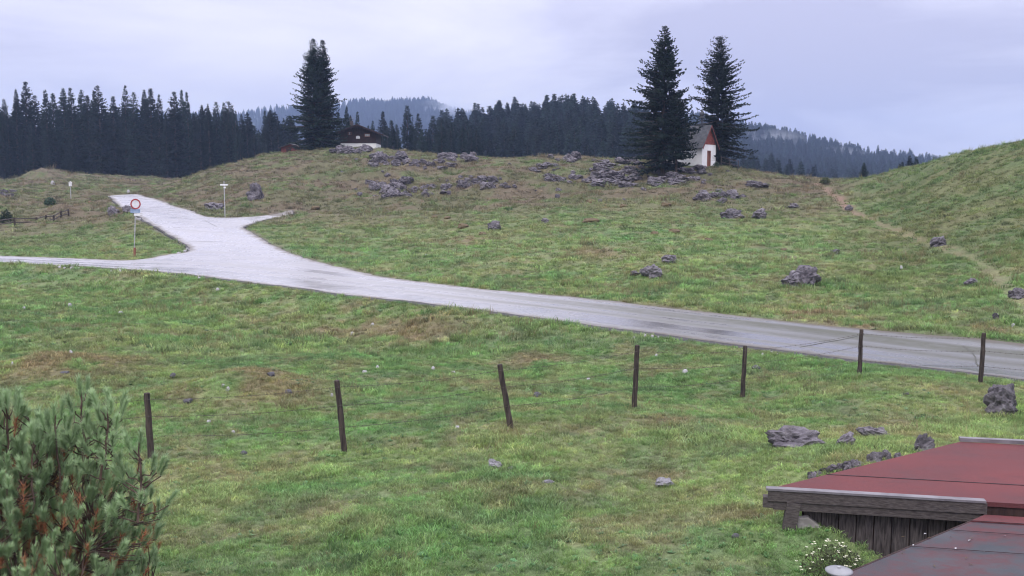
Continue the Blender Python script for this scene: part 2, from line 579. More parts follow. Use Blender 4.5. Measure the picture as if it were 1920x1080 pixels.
# wet road
m, t, b = new_mat('wet_asphalt')
lane = N(t, 'ShaderNodeAttribute', attribute_name='lane')
conc = N(t, 'ShaderNodeAttribute', attribute_name='concrete')
alo = N(t, 'ShaderNodeAttribute', attribute_name='along')
cxy = N(t, 'ShaderNodeCombineXYZ')
t.links.new(math_n(t, 'MULTIPLY', lane.outputs['Fac'], .9), cxy.inputs[0])
t.links.new(math_n(t, 'MULTIPLY', alo.outputs['Fac'], .05), cxy.inputs[1])
stn = N(t, 'ShaderNodeTexNoise', inp={'Scale': 1.0, 'Detail': 1.5, 'Roughness': .5})
t.links.new(cxy.outputs[0], stn.inputs['Vector'])
ln = pos_noise(t, .12, 3, .5)
lw = math_n(t, 'ADD', lane.outputs['Fac'], math_n(t, 'MULTIPLY', math_n(t, 'SUBTRACT', ln, .5), .55))
# ruts and film of silt running along the road
bands = ramp(t, [(0, .20), (.10, .05), (.34, .05), (.44, .85), (.50, .45), (.56, .10), (.66, 1.0), (.76, 1.0), (.82, .15), (.9, .12), (1.0, .35)], math_n(t, 'DIVIDE', lw, 6.2))
grit = pos_noise(t, 3.0, 5, .65)
fine = pos_noise(t, 60, 3, .7)
silt = math_n(t, 'MULTIPLY', bands.outputs[0], ramp(t, [(.30, .55), (.65, 1.0)], grit).outputs[0])
silt = math_n(t, 'ADD', silt, ramp(t, [(.50, 0.0), (.66, .45)], stn.outputs[0]).outputs[0], True)
silt = math_n(t, 'MULTIPLY', silt, math_n(t, 'SUBTRACT', 1.0, math_n(t, 'MULTIPLY', conc.outputs['Fac'], .65)))
cA = mix_n(t, conc.outputs['Fac'], (.090, .088, .098), (.40, .39, .42))
cA = mix_n(t, 1.0, cA, ramp(t, [(.3, .85), (.7, 1.12)], grit).outputs[0], 'MULTIPLY')
cB = mix_n(t, math_n(t, 'MULTIPLY', silt, .85), cA, (.080, .085, .062))
edg = N(t, 'ShaderNodeAttribute', attribute_name='edge')
mud = math_n(t, 'SUBTRACT', 1.0, math_n(t, 'DIVIDE', math_n(t, 'ADD', edg.outputs['Fac'], math_n(t, 'MULTIPLY', math_n(t, 'SUBTRACT', pos_noise(t, 1.6, 5, .65), .5), 1.3)), .55), True)
cB = mix_n(t, math_n(t, 'MULTIPLY', mud, .85), cB, (.105, .088, .070))
t.links.new(cB, b.inputs['Base Color'])
rr = math_n(t, 'ADD', math_n(t, 'MULTIPLY', silt, .70), ramp(t, [(.35, .13), (.65, .26)], pos_noise(t, .5, 5, .6)).outputs[0])
t.links.new(math_n(t, 'ADD', rr, math_n(t, 'MULTIPLY', mud, .5)), b.inputs['Roughness'])
b.inputs['Specular IOR Level'].default_value = .75
bump(t, b, fine, .05, .004)

simple('asphalt_edge', (.035, .034, .038), (.07, .066, .07), 8, .7)
simple('seam_tar', (.04, .042, .035), (.09, .09, .075), 6, .6)

# rock
m, t, b = new_mat('limestone')
nA = pos_noise(t, 1.1, 8, .68)
nB = pos_noise(t, 5.5, 6, .7)
oi = N(t, 'ShaderNodeObjectInfo')
r1 = ramp(t, [(.32, (.038, .034, .042)), (.45, (.110, .099, .118)), (.57, (.205, .188, .215)), (.70, (.40, .38, .41))], math_n(t, 'ADD', math_n(t, 'MULTIPLY', nA, .55), math_n(t, 'MULTIPLY', nB, .45)))
r2 = ramp(t, [(0, .72), (1, 1.22)], oi.outputs['Random'])
c = mix_n(t, 1.0, r1.outputs[0], r2.outputs[0], 'MULTIPLY')
geo = N(t, 'ShaderNodeNewGeometry')
sp = N(t, 'ShaderNodeSeparateXYZ')
t.links.new(geo.outputs['Normal'], sp.inputs[0])
moss = math_n(t, 'MULTIPLY', ramp(t, [(.55, 0.0), (.95, 1.0)], sp.outputs[2]).outputs[0], ramp(t, [(.5, 0.0), (.62, 1.0)], pos_noise(t, 2.3, 5, .65)).outputs[0])
c = mix_n(t, math_n(t, 'MULTIPLY', moss, .55), c, (.085, .082, .042))
t.links.new(c, b.inputs['Base Color'])
b.inputs['Roughness'].default_value = .72
b.inputs['Specular IOR Level'].default_value = .3
bump(t, b, math_n(t, 'ADD', nA, math_n(t, 'MULTIPLY', nB, .6)), 1.0, .12)

simple('pale_stone', (.30, .29, .31), (.52, .50, .53), 6, .7)
simple('grey_stone', (.15, .145, .165), (.31, .30, .33), 7, .7, .6, .02)
simple('dark_stone', (.045, .045, .055), (.12, .115, .13), 8, .7)
simple('molehill_soil', (.075, .062, .036), (.16, .115, .07), 7, .95, .8, .05)
simple('post_wood', (.022, .017, .017), (.085, .066, .058), 7, .85, .7, .02, True, (3, 3, .35))
simple('grey_wood', (.048, .039, .040), (.105, .090, .088), 16, .75, .6, .012, True, (.5, 4, 4))
simple('plank_wood', (.034, .029, .031), (.13, .112, .112), 14, .8, .7, .012, True, (4, 4, .4))
simple('dark_wood', (.024, .013, .013), (.055, .030, .028), 5, .8, .5, .02, True, (4, 4, .4))
simple('hut_roof', (.03, .024, .026), (.075, .06, .062), 4, .7, .4, .03)
simple('whitewash', (.82, .81, .82), (.92, .91, .92), 2, .8, .1, .01)
simple('slate_metal', (.045, .048, .056), (.085, .088, .10), 2.5, .6, .2, .01, spec=.2)
simple('shingle_red', (.12, .030, .028), (.33, .085, .065), 5, .8, .4, .01)
simple('verge_board', (.13, .035, .035), (.20, .06, .055), 4, .7)
simple('door_wood', (.20, .075, .055), (.30, .13, .09), 5, .6, .3, .01, True, (4, 4, .5))
simple('white_paint', (.66, .66, .68), (.80, .80, .82), 4, .5, 0)
simple('red_paint', (.30, .02, .025), (.40, .035, .035), 4, .5, 0)
simple('blue_paint', (.20, .27, .42), (.34, .42, .56), 3, .5, 0)
simple('galvanised', (.30, .30, .32), (.48, .48, .50), 9, .4, 0)
simple('rust_wire', (.05, .042, .04), (.11, .09, .08), 20, .6, 0)
simple('concrete', (.22, .205, .20), (.40, .375, .37), 7, .85, .6, .02)
simple('bark', (.045, .034, .030), (.11, .085, .075), 3, .9, .8, .03, True, (3, 3, .5))
simple('pine_bark', (.05, .034, .030), (.13, .085, .07), 9, .9, .6, .01)
simple('cap_metal', (.12, .11, .125), (.21, .195, .215), 5, .35, .1, .005)
simple('dish_grey', (.20, .205, .225), (.29, .295, .32), 4, .4, 0)

# bitumen felt
def felt(name, c1, c2, c3, patch):
    m, t, b = new_mat(name)
    a = pos_noise(t, 1.1, 5, .6)
    g = pos_noise(t, 220, 2, .6)
    w = pos_noise(t, 1.8, 9, .75, stretch=(.8, 1.3, 1))
    c = ramp(t, [(.35, c1), (.65, c2)], a).outputs[0]
    c = mix_n(t, ramp(t, [(patch - .06, 0.0), (patch + .16, .9)], w).outputs[0], c, c3)
    c = mix_n(t, 1.0, c, ramp(t, [(.3, .6), (.7, 1.45)], g).outputs[0], 'MULTIPLY')
    t.links.new(c, b.inputs['Base Color'])
    t.links.new(ramp(t, [(.3, .55), (.7, .8)], a).outputs[0], b.inputs['Roughness'])
    b.inputs['Specular IOR Level'].default_value = .18
    bump(t, b, math_n(t, 'ADD', g, math_n(t, 'MULTIPLY', a, 3)), .35, .006)


felt('felt_red', (.110, .032, .036), (.150, .047, .050), (.085, .040, .044), .56)
felt('felt_slate', (.040, .046, .056), (.075, .078, .090), (.110, .038, .043), .49)
simple('felt_seam', (.028, .018, .022), (.05, .03, .035), 9, .7, 0)

# needles
def needles(name, c1, c2, trans=.25):
    m, t, b = new_mat(name)
    n = pos_noise(t, .9, 4, .7)
    oi = N(t, 'ShaderNodeObjectInfo')
    c = ramp(t, [(.3, c1), (.7, c2)], n).outputs[0]
    c = mix_n(t, 1.0, c, ramp(t, [(0, .45), (.7, .92), (1, 1.5)], oi.outputs['Random']).outputs[0], 'MULTIPLY')
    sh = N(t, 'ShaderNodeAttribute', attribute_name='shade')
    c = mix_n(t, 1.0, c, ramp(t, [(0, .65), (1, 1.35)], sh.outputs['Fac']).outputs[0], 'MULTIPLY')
    t.links.new(c, b.inputs['Base Color'])
    b.inputs['Roughness'].default_value = .6
    b.inputs['Specular IOR Level'].default_value = .25
    if trans:
        tr = N(t, 'ShaderNodeBsdfTranslucent')
        t.links.new(c, tr.inputs[0])
        ms = N(t, 'ShaderNodeMixShader', inp={0: trans})
        t.links.new(b.outputs[0], ms.inputs[1])
        t.links.new(tr.outputs[0], ms.inputs[2])
        t.links.new(ms.outputs[0], t.nodes['Material Output'].inputs[0])


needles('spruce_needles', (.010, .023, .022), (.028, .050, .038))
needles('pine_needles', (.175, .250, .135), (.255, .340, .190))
needles('dead_needles', (.21, .085, .045), (.34, .15, .08))
needles('shrub_leaves', (.020, .040, .025), (.045, .08, .045))
needles('flower_leaves', (.07, .10, .045), (.14, .16, .07))
simple('petal', (.62, .60, .45), (.78, .76, .62), 9, .7, 0)


# ------------------------------------------------------------------ object helpers
def tag(o, label=None, cat=None, group=None, kind=None):
    if label:
        o['label'] = label
    if cat:
        o['category'] = cat
    if group:
        o['group'] = group
    if kind:
        o['kind'] = kind
    return o


def link(o, parent=None):
    col.objects.link(o)
    if parent is not None:
        o.parent = parent
    return o


def empty(name, loc=(0, 0, 0), rz=0):
    o = bpy.data.objects.new(name, None)
    o.empty_display_size = .2
    o.location = loc
    o.rotation_euler = (0, 0, rz)
    return link(o)


def mesh_np(name, v, f, mats, smooth=False, mi=None):
    me = bpy.data.meshes.new(name)
    me.from_pydata(v if isinstance(v, list) else np.asarray(v).tolist(), [], f if isinstance(f, list) else np.asarray(f).tolist())
    for k in mats:
        me.materials.append(MATS[k])
    if mi is not None:
        me.polygons.foreach_set('material_index', np.asarray(mi, dtype=np.int32))
    if smooth:
        me.polygons.foreach_set('use_smooth', np.ones(len(me.polygons), bool))
    me.update()
    return me


class MB:
    def __init__(s):
        s.v, s.f = [], []

    def add(s, v, f):
        o = len(s.v)
        s.v += [tuple(p) for p in v]
        s.f += [tuple(i + o for i in q) for q in f]
        return s

    def box(s, c, size, rot=None, taper=1.0):
        hx, hy, hz = (d / 2 for d in size)
        pts = [Vector((x * hx * (taper if z > 0 else 1), y * hy * (taper if z > 0 else 1), z * hz)) for z in (-1, 1) for x, y in ((-1, -1), (1, -1), (1, 1), (-1, 1))]
        if rot is not None:
            pts = [rot @ p for p in pts]
        c = Vector(c)
        return s.add([p + c for p in pts], [(3, 2, 1, 0), (4, 5, 6, 7), (0, 1, 5, 4), (1, 2, 6, 5), (2, 3, 7, 6), (3, 0, 4, 7)])

    def tube(s, pts, rad, n=8, cap=True):
        pts = [Vector(p) for p in pts]
        rad = rad if isinstance(rad, (list, tuple)) else [rad] * len(pts)
        vs, fs = [], []
        for i, p in enumerate(pts):
            d = (pts[min(i + 1, len(pts) - 1)] - pts[max(i - 1, 0)]).normalized()
            a = d.orthogonal().normalized() if abs(d.z) < .9 else Vector((1, 0, 0)).cross(d).normalized()
            c = d.cross(a)
            for k in range(n):
                w = 2 * math.pi * k / n
                vs.append(p + (a * math.cos(w) + c * math.sin(w)) * rad[i])
        for i in range(len(pts) - 1):
            for k in range(n):
                fs.append((i * n + k, i * n + (k + 1) % n, (i + 1) * n + (k + 1) % n, (i + 1) * n + k))
        if cap:
            fs.append(tuple(range(n - 1, -1, -1)))
            fs.append(tuple((len(pts) - 1) * n + k for k in range(n)))
        return s.add(vs, fs)

    def lathe(s, prof, n=12, c=(0, 0, 0)):
        c = Vector(c)
        vs = [c + Vector((r * math.cos(2 * math.pi * k / n), r * math.sin(2 * math.pi * k / n), z)) for r, z in prof for k in range(n)]
        fs = [(i * n + k, i * n + (k + 1) % n, (i + 1) * n + (k + 1) % n, (i + 1) * n + k) for i in range(len(prof) - 1) for k in range(n)]
        fs += [tuple(range(n - 1, -1, -1)), tuple((len(prof) - 1) * n + k for k in range(n))]
        return s.add(vs, fs)

    def prism(s, poly, ext):
        """polygon (3D points) pushed along the vector ext"""
        poly = [Vector(p) for p in poly]
        ext = Vector(ext)
        n = len(poly)
        return s.add(poly + [p + ext for p in poly], [tuple(range(n - 1, -1, -1)), tuple(range(n, 2 * n))] + [(i, (i + 1) % n, n + (i + 1) % n, n + i) for i in range(n)])

    def build(s, name, mat, parent=None, smooth=False):
        me = mesh_np(name, s.v, s.f, [mat], smooth)
        return link(bpy.data.objects.new(name, me), parent)


# ------------------------------------------------------------------ terrain
ROWS, COLS = 640, 760
gy = np.geomspace(4.0 + 6, 480 + 6, ROWS) - 6
gs = np.linspace(-1, 1, COLS)
YY = np.repeat(gy[:, None], COLS, 1)
XX = gs[None] * (13 + .74 * YY)
zz, rd, pm, hill, right, mo = ground(XX.ravel(), YY.ravel(), True)
vv = np.stack([XX.ravel(), YY.ravel(), zz], 1)
ii = (np.arange(ROWS - 1)[:, None] * COLS + np.arange(COLS - 1)[None]).ravel()
ff = np.stack([ii, ii + 1, ii + COLS + 1, ii + COLS], 1)
me = bpy.data.meshes.new('meadow_ground')
me.vertices.add(len(vv))
me.vertices.foreach_set('co', vv.astype(np.float32).ravel())
me.loops.add(ff.size)
me.loops.foreach_set('vertex_index', ff.astype(np.int32).ravel())
me.polygons.add(len(ff))
me.polygons.foreach_set('loop_start', np.arange(0, ff.size, 4, dtype=np.int32))
me.polygons.foreach_set('use_smooth', np.ones(len(ff), bool))
me.update(calc_edges=True)
tint = turf_tint(XX.ravel(), YY.ravel(), hill, right, mo, rd, pm)
thatch = (.30 + .15 * hill) * sstep(.3, 1.2, rd) * (1 - np.clip(pm, 0, 1))
tint = lerp(tint, C3(.095, .080, .052) + 0 * tint, thatch)
ca = me.attributes.new('tint', 'FLOAT_COLOR', 'POINT')
ca.data.foreach_set('color', np.concatenate([tint, np.ones((len(tint), 1))], 1).astype(np.float32).ravel())
me.materials.append(MATS['turf'])
tag(link(bpy.data.objects.new('meadow_ground', me)), kind='structure')

# the wide valley floor that reaches the horizon below the meadow
simple('valley_turf', (.05, .065, .03), (.08, .09, .045), .02, .9, 0, obj=False)
vb = MB()
vb.add([(-9000, -9000, -24), (9000, -9000, -24), (9000, 9000, -24), (-9000, 9000, -24)], [(0, 1, 2, 3)])
tag(vb.build('valley_ground', 'valley_turf'), kind='structure')


# ------------------------------------------------------------------ road
def build_road():
    xs = np.arange(poly_np[:, 0].min(), poly_np[:, 0].max(), 1.0)
    ys = np.arange(poly_np[:, 1].min(), poly_np[:, 1].max(), 1.0)
    gx, gyy = np.meshgrid(xs, ys)
    gx, gyy = gx.ravel() + .13, gyy.ravel() + .07
    d = poly_dist(gx, gyy, poly_np)
    k = d < -.45
    rng = np.random.default_rng(3)
    # edge vertices get a slightly ragged outline
    edge = []
    n0 = len(poly_np)
    for i in range(n0):
        a, c = poly_np[i], poly_np[(i + 1) % n0]
        m_ = max(1, int(np.hypot(*(c - a)) / .7))
        for j in range(m_):
            q_ = a + (c - a) * j / m_
            edge.append(q_ + rng.normal(0, .04, 2) + .35 * (np.array([fbm(q_[:1] / 1.3, q_[1:] / 1.3, 61, 3)[0], fbm(q_[:1] / 1.3 + 9, q_[1:] / 1.3, 62, 3)[0]]) - .5))
    edge = np.array(edge)
    pts = [Vector(p) for p in edge] + [Vector((a, c)) for a, c in zip(gx[k], gyy[k])]
    ne = len(edge)
    vo, eo, fo, *_ = delaunay_2d_cdt(pts, [(i, (i + 1) % ne) for i in range(ne)], [list(range(ne))], 1, 1e-5)
    vo = np.array([(p.x, p.y) for p in vo])
    z = base_z(vo[:, 0], vo[:, 1]) + .015
    v = np.concatenate([vo, z[:, None]], 1)
    me = mesh_np('road_surface', v, [list(f) for f in fo], ['wet_asphalt'], True)
    near = [tuple(PZ(*p, ROAD_Z)[:2]) for p in [(-160, 484)] + ROAD_NEAR + [(2150, 741)]]
    ln = line_dist(vo[:, 0], vo[:, 1], near)
    la = me.attributes.new('lane', 'FLOAT', 'POINT')
    la.data.foreach_set('value', ln.astype(np.float32))
    al = me.attributes.new('along', 'FLOAT', 'POINT')
    al.data.foreach_set('value', ((vo[:, 1] - vo[:, 0]) * .707).astype(np.float32))
    ed = me.attributes.new('edge', 'FLOAT', 'POINT')
    ed.data.foreach_set('value', (-poly_dist(vo[:, 0], vo[:, 1], poly_np)).clip(0, 3).astype(np.float32))
    cn = sstep(12, -8, vo[:, 0] + (0.0) * vo[:, 1])
    cc = me.attributes.new('concrete', 'FLOAT', 'POINT')
    cc.data.foreach_set('value', cn.astype(np.float32))
    road = tag(link(bpy.data.objects.new('road', me)), kind='structure')
    # the broken asphalt edge: a skirt round the slab
    mb = MB()
    ez = base_z(edge[:, 0], edge[:, 1]) + .012
    nxt = np.roll(edge, -1, 0)
    prv = np.roll(edge, 1, 0)
    dd = nxt - prv
    nrm = np.stack([dd[:, 1], -dd[:, 0]], 1)
    nrm /= np.linalg.norm(nrm, axis=1)[:, None]
    if poly_dist(np.array([edge[5, 0] + nrm[5, 0] * .2]), np.array([edge[5, 1] + nrm[5, 1] * .2]), poly_np)[0] < 0:
        nrm = -nrm
    isn = np.abs(edge[:, 1] - np.interp(edge[:, 0], NEAR_X, NEAR_Y)) < .6
    w = .10 + .05 * rng.random(len(edge)) + .16 * isn
    o1 = np.concatenate([edge, ez[:, None]], 1)
    o2 = np.concatenate([edge + nrm * w[:, None], ez[:, None] - .045], 1)
    o3 = np.concatenate([edge + nrm * (w[:, None] + .08), ez[:, None] - .30], 1)
    n = len(edge)
    V = np.concatenate([o1, o2, o3])
    Fc = [(i, (i + 1) % n, n + (i + 1) % n, n + i) for i in range(n)] + [(n + i, n + (i + 1) % n, 2 * n + (i + 1) % n, 2 * n + i) for i in range(n)]
    mb.add(V.tolist(), Fc)
    mb.build('road_edge', 'asphalt_edge', road)
    # tar filled joints across the slabs: thin sheets just above the surface
    for pts in [[(268, 427, 79.5), (330, 427.5, 79.5), (395, 428, 79.5)], [(345, 455, 71.5), (385, 455, 71.5), (418, 454, 71.5)], [(385, 414, 86), (395, 420, 83.5), (406, 426, 81)]]:
        w3 = [on_base(p[0], p[1]) for p in pts]
        mb = MB()
        for a, c in zip(w3[:-1], w3[1:]):
            d = (c - a).normalized()
            sd = Vector((-d.y, d.x, 0)) * .022
            mb.add([a - sd + Vector((0, 0, .022)), c - sd + Vector((0, 0, .022)), c + sd + Vector((0, 0, .022)), a + sd + Vector((0, 0, .022))], [(0, 1, 2, 3)])
        mb.build('tar_joint', 'seam_tar', road)
    # the crack that wanders across the near end
    for pts in [[(1806, 645), (1822, 655), (1829, 664), (1831, 676), (1836, 682)], [(1500, 650), (1545, 641), (1585, 634), (1620, 626)], [(850, 583), (870, 584), (884, 585)]]:
        w3 = [PZ(*p, ROAD_Z + .02) for p in pts]
        mb = MB()
        for a, c in zip(w3[:-1], w3[1:]):
            d = (c - a).normalized()
            sd = Vector((-d.y, d.x, 0)) * .022
            za = float(base_z(a.x, a.y)[0]) + .022
            zb = float(base_z(c.x, c.y)[0]) + .022
            mb.add([(a.x - sd.x, a.y - sd.y, za), (c.x - sd.x, c.y - sd.y, zb), (c.x + sd.x, c.y + sd.y, zb), (a.x + sd.x, a.y + sd.y, za)], [(0, 1, 2, 3)])
        mb.build('crack', 'seam_tar', road)
    return road


build_road()


# ------------------------------------------------------------------ grass (uncountable: instances on points)
def tuft_mesh(name, seed, n, h, w, rad, mat, lean=.5):
    rg = random.Random(seed)
    v, f, tip = [], [], []
    for i in range(n):
        a = rg.uniform(0, 6.283)
        r = rad * math.sqrt(rg.random())
        bx, by = r * math.cos(a), r * math.sin(a)
        hh = h * rg.uniform(.45, 1.1)
        ww = w * rg.uniform(.7, 1.3)
        la = rg.uniform(0, 6.283)
        lx, ly = math.cos(la) * hh * lean * rg.uniform(.2, 1.2), math.sin(la) * hh * lean * rg.uniform(.2, 1.2)
        sa = rg.uniform(0, 6.283)
        sx, sy = math.cos(sa) * ww, math.sin(sa) * ww
        o = len(v)
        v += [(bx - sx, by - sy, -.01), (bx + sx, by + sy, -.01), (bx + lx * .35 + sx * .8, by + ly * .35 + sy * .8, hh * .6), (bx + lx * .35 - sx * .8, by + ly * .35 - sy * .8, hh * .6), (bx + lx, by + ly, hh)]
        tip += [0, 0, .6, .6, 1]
        f += [(o, o + 1, o + 2, o + 3), (o + 3, o + 2, o + 4)]
    me = mesh_np(name, v, f, [mat])
    at = me.attributes.new('tipness', 'FLOAT', 'POINT')
    at.data.foreach_set('value', np.array(tip, np.float32))
    return bpy.data.objects.new(name, me)


def weed_mesh(name, seed, n=16):
    rg = random.Random(seed)
    v, f, tip = [], [], []
    for i in range(n):
        a = rg.uniform(0, 6.283)
        L, ww, el = rg.uniform(.08, .17), rg.uniform(.022, .04), rg.uniform(.15, 1.0)
        d = Vector((math.cos(a) * math.cos(el), math.sin(a) * math.cos(el), math.sin(el)))
        s = Vector((-math.sin(a), math.cos(a), 0)) * ww
        b0 = Vector((rg.uniform(-.06, .06), rg.uniform(-.06, .06), 0))
        o = len(v)
        v += [tuple(b0), tuple(b0 + d * L * .5 + s), tuple(b0 + d * L * .5 - s), tuple(b0 + d * L - Vector((0, 0, .02)))]
        tip += [0, .6, .6, 1]
        f += [(o, o + 1, o + 3, o + 2)]
    me = mesh_np(name, v, f, ['weed_leaf'])
    at = me.attributes.new('tipness', 'FLOAT', 'POINT')
    at.data.foreach_set('value', np.array(tip, np.float32))
    return bpy.data.objects.new(name, me)


def scatter(name, src, pts, scl, rot, pick, tints, label, cat):
    """one object: copies of the source meshes on the given points"""
    me = bpy.data.meshes.new(name)
    me.vertices.add(len(pts))
    me.vertices.foreach_set('co', np.asarray(pts, np.float32).ravel())
    for an, ty, key, val in (('scl', 'FLOAT_VECTOR', 'vector', scl), ('rot', 'FLOAT_VECTOR', 'vector', rot), ('pick', 'INT', 'value', pick), ('tint', 'FLOAT_COLOR', 'color', tints)):
        if val is None:
            continue
        a = me.attributes.new(an, ty, 'POINT')
        a.data.foreach_set(key, np.asarray(val, np.int32 if ty == 'INT' else np.float32).ravel())
    me.update()
    o = link(bpy.data.objects.new(name, me))
    ng = bpy.data.node_groups.new(name, 'GeometryNodeTree')
    ng.interface.new_socket('Geometry', in_out='INPUT', socket_type='NodeSocketGeometry')
    ng.interface.new_socket('Geometry', in_out='OUTPUT', socket_type='NodeSocketGeometry')
    gi, go = ng.nodes.new('NodeGroupInput'), ng.nodes.new('NodeGroupOutput')
    iop = ng.nodes.new('GeometryNodeInstanceOnPoints')
    iop.inputs['Pick Instance'].default_value = True
    ji = ng.nodes.new('GeometryNodeJoinGeometry')
    for s_ in reversed(src):
        ob = ng.nodes.new('GeometryNodeObjectInfo')
        ob.inputs['Object'].default_value = s_
        ob.inputs['As Instance'].default_value = True
        ng.links.new(ob.outputs['Geometry'], ji.inputs[0])

    def named(n, ty):
        q = ng.nodes.new('GeometryNodeInputNamedAttribute')
        q.data_type = ty
        q.inputs[0].default_value = n
        return next(x for x in q.outputs if x.enabled)
    ng.links.new(gi.outputs[0], iop.inputs['Points'])
    ng.links.new(ji.outputs[0], iop.inputs['Instance'])
    ng.links.new(named('pick', 'INT'), iop.inputs['Instance Index'])
    ng.links.new(named('rot', 'FLOAT_VECTOR'), iop.inputs['Rotation'])
    ng.links.new(named('scl', 'FLOAT_VECTOR'), iop.inputs['Scale'])
    ng.links.new(iop.outputs[0], go.inputs[0])
    o.modifiers.new('scatter', 'NODES').node_group = ng
    tag(o, label, cat, kind='stuff')
    return o


rng = np.random.default_rng(11)


def spread(y0, y1, dens, marg=3.0):
    """random points over the part of the meadow that the view takes in, evenly per square metre"""
    hw = .63 * y1 + marg
    n = int(2 * hw * (y1 - y0) * dens)
    y = rng.uniform(y0, y1, n)
    x = rng.uniform(-hw, hw, n)
    k = np.abs(x) < .63 * y + marg
    return x[k], y[k]


def grow():
    src = [tuft_mesh('grass_tuft', 1, 30, .085, .0042, .10, 'grass_blade', .75), tuft_mesh('grass_tuft', 2, 26, .11, .0042, .10, 'grass_blade', .9), tuft_mesh('grass_tuft', 3, 32, .065, .0045, .11, 'grass_blade', 1.0),
           tuft_mesh('straw_tuft', 4, 14, .19, .0032, .07, 'straw_blade', .6), weed_mesh('weed', 5), weed_mesh('weed', 6, 22)]
    P_, S_, T_, K_ = [], [], [], []
    for y0, y1, dens, sc in ((7.2, 16, 190, .72), (16, 30, 95, .92), (30, 52, 26, 1.5), (52, 85, 8.5, 2.3), (85, 165, 3.0, 3.4), (165, 240, .9, 5.0)):
        x, y = spread(y0, y1, dens)
        z, rd, pm, hill, right, mo = ground(x, y, True)
        keep = (rd > .04) & (rng.random(len(x)) < .35 + sstep(.05, .6, rd)) & (rng.random(len(x)) > pm * .93) & (poly_dist(x, y, cut_poly) > .03) & (rng.random(len(x)) < sstep(.2, .9, rd) + .45)
        x, y, z, hill, right, mo, rd = (a[keep] for a in (x, y, z, hill, right, mo, rd))
        tn = turf_tint(x, y, hill, right, mo)
        va = np.where(y > 30, .38, .22)[:, None]
        tn = tn * (1.03 + va * rng.uniform(-1, 1, (len(x), 1))) * (1 + rng.normal(0, .06, (len(x), 3)))
        k = rng.integers(0, 3, len(x))
        u = rng.random(len(x))
        straw = sstep(.52, .66, fbm(x / 3, y / 2.2, 201, 3)) * (.05 + .12 * (y > 30))
        weed = (sstep(.54, .66, fbm(x / 2.6, y / 2.2, 211, 3)) * .10 + .004) * (1 - hill) * (y < 45)
        k = np.where(u < straw + .008, 3, k)
        k = np.where((u > .6) & (u < .6 + weed), rng.integers(4, 6, len(x)), k)
        s = sc * rng.uniform(.65, 1.3, len(x)) * (.85 + .5 * sstep(.45, .7, fbm(x / 1.7, y / 1.5, 221, 2)))
        s = np.where(k >= 4, s * .48, s)
        hs = s * rng.uniform(.7, 1.15, len(x)) * np.where(y > 52, .72, np.where(y < 30, .80, 1.0))
        P_.append(np.stack([x, y, z], 1))
        S_.append(np.stack([s, s, hs], 1))
        T_.append(np.concatenate([tn, np.ones((len(x), 1))], 1))
        K_.append(k)
    P_, S_, T_, K_ = map(np.concatenate, (P_, S_, T_, K_))
    rot = np.stack([rng.normal(0, .15, len(P_)), rng.normal(0, .15, len(P_)), rng.uniform(0, 6.28, len(P_))], 1)
    print('tufts', len(P_))
    scatter('meadow_grass', src, P_, S_, rot, K_, T_, 'short wet pasture grass with straw tufts and weeds over the meadow', 'grass')


grow()


# ------------------------------------------------------------------ rocks
def rock_mesh(name, seed, mat='limestone', rough=.28, sub=3, layered=0.0):
    import bmesh
    bm = bmesh.new()
    bmesh.ops.create_icosphere(bm, subdivisions=sub, radius=1.0)
    rg = random.Random(seed)
    planes = []
    for k in range(9):
        d = Vector((rg.gauss(0, 1), rg.gauss(0, 1), rg.gauss(0, .8))).normalized()
        planes.append((d, rg.uniform(.62, .95)))
    co = np.array([v.co[:] for v in bm.verts])
    for d, h in planes:            # knock flat faces off the ball
        dn = np.array(d[:])
        over = np.maximum(co @ dn - h, 0)
        co = co - over[:, None] * dn[None] * .92
    o = seed * 3.7
    r = fbm(co[:, 0] * 1.8 + o, co[:, 1] * 1.8 + co[:, 2] * 2.6, seed, 4) - .5
    r2 = np.abs(fbm(co[:, 0] * 3.4 - o + co[:, 2], co[:, 1] * 3.4 + co[:, 2] * 3.1, seed + 9, 3) - .5)
    nr = co / np.linalg.norm(co, axis=1)[:, None]
    co = co + nr * (r * rough * 2.2 - r2 * rough * 2.0)[:, None]
    if layered:
        st = np.floor(co[:, 2] * 4 + .8 * fbm(co[:, 0] * 1.5 + o, co[:, 1] * 1.5, seed, 2)) / 4
        co[:, 2] = co[:, 2] * (1 - layered) + st * layered
    for v, c in zip(bm.verts, co):
        v.co = c
    me = bpy.data.meshes.new(name)
    bm.to_mesh(me)
    bm.free()
    me.materials.append(MATS[mat])
    return me


ROCKS = [rock_mesh('rock', 100 + i, layered=.35 * (i % 2), rough=.36 + .07 * (i % 3), sub=4) for i in range(9)]
HERO = [rock_mesh('boulder', 300 + i, sub=4, rough=.36) for i in range(5)]
STONES = [rock_mesh('stone', 400 + i, 'pale_stone', .18, 2) for i in range(4)]
GSTONES = [rock_mesh('stone', 480 + i, 'grey_stone', .30, 3) for i in range(4)]
DSTONES = [rock_mesh('stone', 450 + i, 'dark_stone', .24, 2) for i in range(3)]
rr_ = random.Random(77)


def single_out(objs, what):
    """in a group of look-alikes, the ones that can be pointed at get labels of their own"""
    if len(objs) < 4:
        return
    left = list(objs)
    sx = lambda o: o.location.x / o.location.y
    size = lambda o: o.scale[0] * o.scale[2]
    for word, key in (('widest', lambda o: -o.scale[0]), ('leftmost', sx), ('rightmost', lambda o: -sx(o)), ('nearest', lambda o: o.location.y), ('farthest', lambda o: -o.location.y), ('tallest remaining', lambda o: -size(o))):
        if len(left) < 3 or word == 'tallest remaining':
            break
        o = min(left, key=key)
        left.remove(o)
        o['label'] = word + ' ' + what




